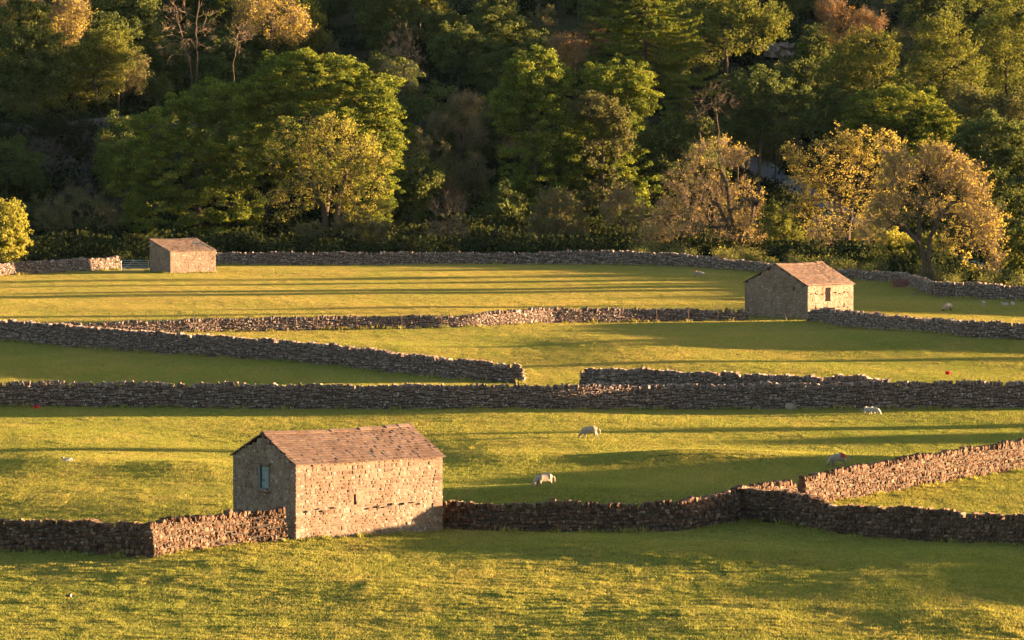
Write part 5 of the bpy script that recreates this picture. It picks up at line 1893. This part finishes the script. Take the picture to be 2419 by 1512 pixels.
sc_ = np.repeat(gg.uniform(0.35, 1.15, len(ug2))[:, None], 3, 1)
pz_ = np.column_stack([ug2, hgt(ug2[:, 0], ug2[:, 1])])
for nm, me in (('scrub_stems', bm_.mesh('scrub_stems', [M['bark_mid']])), ('scrub_leaves', bm_2.mesh('scrub_leaves', [M['leaf_olive']]))):
    scatter('golden_scrub', pz_, rr_, sc_, bpy.data.objects.new(nm, me))
ts_ = []
for (y0, y1, dens) in ((205, 262, 0.9), (262, 330, 0.16), (330, 560, 0.05)):
    n_ = int((y1 - y0) * 0.23 * (y0 + y1) / 2 * dens)
    yy_ = gg.uniform(y0, y1, n_)
    ts_.append(np.column_stack([gg.uniform(-0.115, 0.115, n_) * yy_, yy_]))
ts_ = np.concatenate(ts_)
ts_ = ts_[(ts_[:, 1] < far_wall_y(ts_[:, 0]) - 1) & ~inside_barn(ts_[:, 0], ts_[:, 1], 0.2)]
rr_ = np.zeros((len(ts_), 3))
rr_[:, 2] = gg.uniform(0, 6.28, len(ts_))
sc_ = gg.uniform(0.35, 0.85, (len(ts_), 1)) * np.array([[1.3, 1.3, 0.85]])
scatter('grass', np.column_stack([ts_, hgt(ts_[:, 0], ts_[:, 1])]), rr_, sc_, grass_tile('tussock', 0.34, 110, 0.12, 0.26, 58, 0.014))

# ------------------------------------------------------------------ unseen, beyond the right-hand edge: rest of the wood, and trees added for shadows
off = {k: [] for k in range(len(KINDS))}
go_ = np.random.default_rng(66)


def put(k, x, y, sc, wf=1.0):
    off[k].append((x, y, float(hgt(x, y)) - 0.2, go_.uniform(0, 6.28), sc, wf))


for row, D in enumerate((652, 668, 686, 704, 724)):
    for x in np.arange(0.12 * D + 6, 300, 9.5):
        yy = D + 12 + 0.24 * (x - 75) + go_.normal(0, 3)
        put(int(go_.choice([0, 1, 2, 3, 6])), x + go_.normal(0, 2), yy, go_.uniform(0.5, 0.85))
# unseen field trees and bushes, added to throw the long shadows: (distance of the shaded strip at the frame edge, distance outside, height)
for (Dg, out, H) in ((531, 60, 5), (522, 75, 6), (512, 62, 5.4), (500, 80, 6.2), (486, 75, 5.4), (470, 75, 5.6),
                     (425, 70, 5.6), (418, 60, 5), (398, 60, 4.6),
                     (332, 60, 4.6), (322, 70, 5.2), (307, 70, 5.2), (296, 60, 4.4),
                     (258, 66, 4.0)):
    x = 0.11 * Dg + out
    y = Dg + out * math.tan(RAD(SUN_PHI))
    k = int(go_.choice([0, 1, 2, 6]))
    put(k, x, y, H / (17, 15, 19, 15, 14, 13, 12)[k])
# unseen slim trees, added so their shadows streak right across the meadows (row of the streak in the photo, height)
for (py, H, wf) in ((668, 11, .5), (690, 11.5, .4), (738, 11, .5), (826, 10, .7), (866, 7.5, .5),
                    (1030, 7.0, .5)):
    D_ = CAMH * F / (py - HOR)
    x = 0.11 * D_ + 62
    put(int(go_.choice([0, 1, 6])), x, D_ + x * math.tan(RAD(SUN_PHI)), H / 15.0, wf)
for k, L in off.items():
    if not L:
        continue
    A = np.array(L)
    both = MB()
    for j, me in enumerate(KINDS[k]):
        src = bpy.data.objects.new('unseen_tree', me)
        r_ = np.zeros((len(A), 3))
        r_[:, 2] = A[:, 3]
        scatter('unseen_trees', A[:, :3], r_, A[:, 4:5] * np.column_stack([A[:, 5], A[:, 5], np.ones(len(A))]), src)

# ------------------------------------------------------------------ thin evening haze over the valley
if HAZE:
    hm, hnt, hout = new_mat('evening_haze')
    pv = hnt.nodes.new('ShaderNodeVolumePrincipled')
    pv.inputs['Color'].default_value = (0.34, 0.55, 1.0, 1)
    pv.inputs['Density'].default_value = HAZE
    pv.inputs['Anisotropy'].default_value = 0.2
    hnt.links.new(pv.outputs[0], hout.inputs['Volume'])
    hb = MB()
    hb.box((0, 1290, 130), (1700, 1750, 137))
    tag(hb.obj('haze', [hm]), kind='stuff')
# ------------------------------------------------------------------ light
w = bpy.data.worlds.new('World')
SC.world = w
w.use_nodes = True
nt = w.node_tree
bg = nt.nodes['Background']
sky = nt.nodes.new('ShaderNodeTexSky')
sky.sky_type = 'NISHITA'
sky.sun_disc = False
sky.sun_elevation = RAD(SUN_EL)
sky.sun_rotation = RAD(90 - SUN_PHI)
sky.altitude = 300
nt.links.new(sky.outputs[0], bg.inputs[0])
bg.inputs[1].default_value = SKY
sl = bpy.data.lights.new('sun', 'SUN')
sl.energy = 5.0
sl.angle = RAD(0.6)
sl.color = (1.0, 0.66, 0.33)
so = bpy.data.objects.new('sun', sl)
COL.objects.link(so)
so.rotation_euler = Vector(-SUNV).to_track_quat('-Z', 'Y').to_euler()
so.location = (200, 300, 120)

# ------------------------------------------------------------------ camera
cam = bpy.data.cameras.new('camera')
cam.sensor_fit = 'HORIZONTAL'
cam.sensor_width = 36
cam.lens = 36 * F / PW
cam.clip_start = 1
cam.clip_end = 6000
cobj = bpy.data.objects.new('camera', cam)
COL.objects.link(cobj)
cobj.location = (0, 0, CAMH)
cobj.rotation_euler = (math.pi / 2 - PITCH, 0, 0)
SC.camera = cobj

vs = SC.view_settings
vs.view_transform = 'Standard'
vs.look = 'None'
vs.gamma = 1
vs.use_curve_mapping = False
vs.exposure = EXPO
SC.render.resolution_x, SC.render.resolution_y = 1024, 640
SC.cycles.max_bounces = 6
SC.cycles.diffuse_bounces = 3
SC.cycles.transmission_bounces = 3
SC.cycles.glossy_bounces = 1
SC.cycles.use_denoising = True
